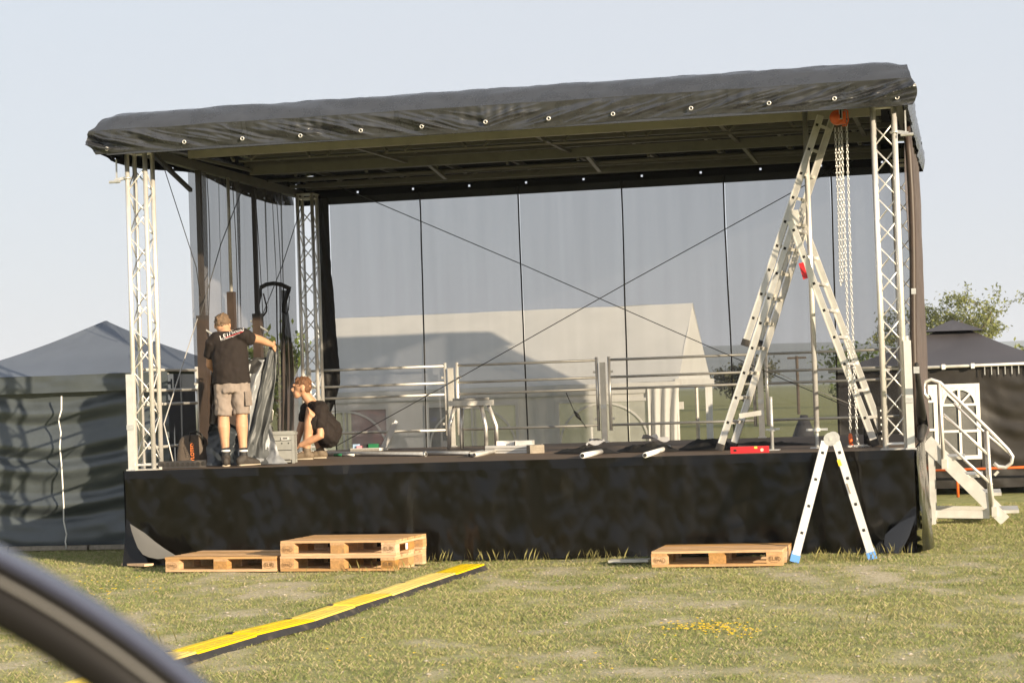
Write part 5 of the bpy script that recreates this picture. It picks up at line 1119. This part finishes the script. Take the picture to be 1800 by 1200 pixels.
for h_, k_, a_, q in legs2: b_.limb([h_, h_*.5+k_*.5, k_, k_*.65+a_*.35+RH*.02, a_], [.095, .082, .062, .060, .040]); b_.limb([a_, a_-UP*.05+FL*.03, a_-UP*.07+FL*.10], [.04, .04, .03])
b_.blob('body', skin, P2, .0085, 3)
hb = MB(); hb.ell(hc_+RH*.020+UP*.056, (.081, .097, .068), 18, 12, Matrix.Rotation(-YAW+math.pi/2, 3, 'Z')); hb.limb([hc_+FL*.042+UP*.090+FH*.03, hc_+FL*.042+UP*.090-FH*.03], [.026, .026]); hb.ell(hc_+RH*.060+UP*.0, (.048, .074, .078))
o = hb.blob('hair', hair_brown, P2, .008, 2); crumple(o, .022, 28, 6)
MB().ell(hc_+FL*.080-FH*.036+UP*.010, (.006, .007, .0055)).build('eye', dark_hole, P2, True); MB().limb([hc_+FL*.092-FH*.018+UP*.028, hc_+FL*.074-FH*.052+UP*.026], [.0022, .002]).build('eyebrow', brow_m, P2, True)
s_ = MB(); s_.loft([(g(579, 764), FH, RH, .165, .135), (g(578, 745), FH, RH, .165, .122), (chs, FH, RH, .182, .125), (g(556, 714), FH, RH, .13, .09)])
s_.ell(sn, (.088, .088, .088)); s_.ell(g(577, 760), (.145, .165, .13)); s_.limb([g(560, 716, -.12), sn, sn*.45+en*.55], [.085, .083, .076]); s_.ell(sf, (.085, .085, .085)); s_.limb([g(547, 716, .12), sf, sf*.5+ef*.5], [.085, .082, .076]); s_.limb([g(543, 716, .06), g(535, 728, .10)], [.07, .06])
o = s_.blob('shirt', shirt_m, P2, .011, 4); crumple(o, .026, 7, 2)
s_ = MB(); s_.ell(g(577, 766), (.14, .165, .12)); s_.loft([(g(577, 770), FH, RH, .165, .12), (g(578, 758), FH, RH, .168, .132)])
for h_, k_, a_, q in legs2: s_.limb([h_, h_*.5+k_*.5, k_*.58+h_*.42], [.115, .105, .098])
o = s_.blob('shorts', shirt_m, P2, .011, 3); crumple(o, .02, 8, 4)
for h_, k_, a_, q in legs2:
    ft = Vector((a_.x, a_.y, DZ)); hd = FL; sd_ = FH
    s_ = MB(); s_.loft([(ft-hd*.05+UP*.05, sd_, UP, .036, .045), (ft+UP*.06, sd_, UP, .041, .056), (ft+hd*.09+UP*.046, sd_, UP, .045, .042), (ft+hd*.16+UP*.034, sd_, UP, .043, .030)]); s_.limb([a_+UP*.02, ft+UP*.06], [.045, .05]); s_.blob('shoe', shoe_brown, P2, .009, 2)
    MB().loft([(ft-hd*.06+UP*.012, sd_, UP, .041, .012), (ft+hd*.05+UP*.012, sd_, UP, .045, .012), (ft+hd*.18+UP*.012, sd_, UP, .041, .012)]).build('sole', sole_m, P2, True)
    for q in range(3): MB().tube(ft+hd*(.05+q*.025)+UP*(.098-q*.008)-FH*.025, ft+hd*(.05+q*.025)+UP*(.098-q*.008)+FH*.025, .004, 5).build('lace', sock_w, P2)

# --- sheet held by the standing man, dark heap at his feet
g = facing(B1)
GS = root('grey_sheet', 'grey sheet with silvery lining hanging from the standing man\'s right hand', 'sheet', (1.2, .9, DZ))
def sheet(rows, seed, amp, nu=34, nv=60):
    def P(u, v):
        t = v*(len(rows)-1); i = min(int(t), len(rows)-2); f_ = t-i; r = [rows[i][k_]*(1-f_)+rows[i+1][k_]*f_ for k_ in range(5)]
        y, xl, xr, dl, dr = r; w_ = (xr-xl)
        dd = dl+(dr-dl)*u + amp*(math.sin(u*9+v*4+seed)*.6+.8*fbm(u*3+v*1.5, v*4, seed, 3))*min(1, v*4+.15)
        p = g(xl+w_*u+3*fbm(v*5, u*2, seed, 2), y, dd); p.z = max(DZ+.006+.01*abs(fbm(u*8, v*8, seed, 2)), p.z); return p
    return MB().grid(lin(0, 1, nu), lin(0, 1, nv), P)
sheet([(608, 474, 487, .52, .52), (628, 468, 487, .50, .52), (660, 462, 485, .46, .50), (700, 455, 481, .42, .46), (745, 446, 474, .36, .40), (780, 435, 468, .28, .34), (806, 425, 480, .16, .26), (822, 418, 505, .0, .1)], 1.1, .045).build('outer_cloth', grey_cloth, GS, True)
sheet([(632, 440, 470, .55, .54), (660, 432, 464, .5, .5), (700, 426, 458, .46, .47), (750, 424, 450, .40, .42), (790, 420, 470, .36, .38), (815, 412, 500, .30, .30)], 4.4, .05).build('lining', silver_cloth, GS, True)
sheet([(628, 445, 472, .56, .55), (640, 432, 468, .53, .52), (655, 426, 462, .50, .49)], 2.2, .01, 14, 10).build('dark_hem', black_cloth, GS, True)
sheet([(745, 458, 476, .42, .38), (775, 458, 482, .36, .32), (800, 452, 492, .28, .22), (820, 445, 512, .1, .05)], 7.1, .04, 20, 30).build('lining', silver_cloth, GS, True)
DHp = root('dark_sheet_heap', 'dark bluish heap of sheeting on the deck around the standing man\'s legs', 'sheet', (.9, .9, DZ))
bluish = mat('bluish_sheet', (.032, .038, .044), .42, var=.3, vscale=5, bump=.2, bscale=14)
sheet([(735, 372, 386, .50, .45), (760, 366, 440, .48, .42), (790, 364, 446, .40, .34), (818, 362, 452, .2, .12)], 5.5, .09, 40, 40).build('cloth', bluish, DHp, True)
sheet([(640, 372, 380, .4, .4), (700, 370, 384, .42, .4), (745, 368, 390, .45, .4)], 3.3, .05, 14, 20).build('cloth', brown_steel, DHp, True)

# ------------------------------------------------------------------ blurred curved bar close to the camera
AR = root('curved_bar', 'blurred black curved bar with blue-grey sheen close up at the lower left', 'bar', (7.6, -18.5, 0))
g = facing(CAM+FH*1.4); cc = g(-795, 2556); Ro = 1750*1.4/FPX
def arch(r0, r1, dep, nm, m_, off=0.):
    m2 = MB(); ths = lin(0, math.pi, 90); prof = []
    P = []; ring = 12
    path_ = [(cc+RH*Ro, None)]
    seq = [('leg', 1)]+[('a', t) for t in ths]+[('leg', -1)]
    for kd, t in seq:
        if kd == 'a': rd = RH*math.cos(t)+UP*math.sin(t); base = cc
        else: rd = RH*t; base = Vector((cc.x, cc.y, 0.))
        mid, hw = (r0+r1)/2, (r1-r0)/2
        for k_ in range(ring):
            q = 2*math.pi*k_/ring; sx_, sy_ = math.cos(q), math.sin(q); ex = math.copysign(abs(sx_)**.6, sx_); ey = math.copysign(abs(sy_)**.6, sy_)
            P.append(base + rd*(mid+hw*ex) + FH*(dep*ey+off))
    N_ = len(seq); F = [tuple(range(ring)), tuple(range((N_-1)*ring, N_*ring))]
    for i in range(N_-1):
        for k_ in range(ring): F.append((i*ring+k_, i*ring+(k_+1) % ring, (i+1)*ring+(k_+1) % ring, (i+1)*ring+k_))
    m2.add(P, F); return m2.build(nm, m_, AR, True)
arch(Ro-.0480, Ro-.0170, .020, 'inner_bar', rim_black); arch(Ro-.0185, Ro-.0140, .0215, 'grey_trim', rim_grey); arch(Ro-.0148, Ro-.0065, .022, 'dark_groove', rim_black); arch(Ro-.0070, Ro, .024, 'outer_strip', rim_sky_sheen)

# ------------------------------------------------------------------ air
hz = MB().box((CAM.x-400, 2400, 64), (9400, 6000, 132)).mesh('haze')
hm = bpy.data.materials.new('haze_air'); hm.use_nodes = True; n = hm.node_tree; n.nodes.clear()
pv = n.nodes.new('ShaderNodeVolumePrincipled'); pv.inputs['Color'].default_value = (.78, .86, 1, 1); pv.inputs['Density'].default_value = .00022; pv.inputs['Anisotropy'].default_value = 0.
oo = n.nodes.new('ShaderNodeOutputMaterial'); n.links.new(pv.outputs[0], oo.inputs['Volume'])
ho = stuff(link('haze', hz, hm)); ho['label'] = 'pale haze in the air over the whole meadow'; ho['category'] = 'haze'
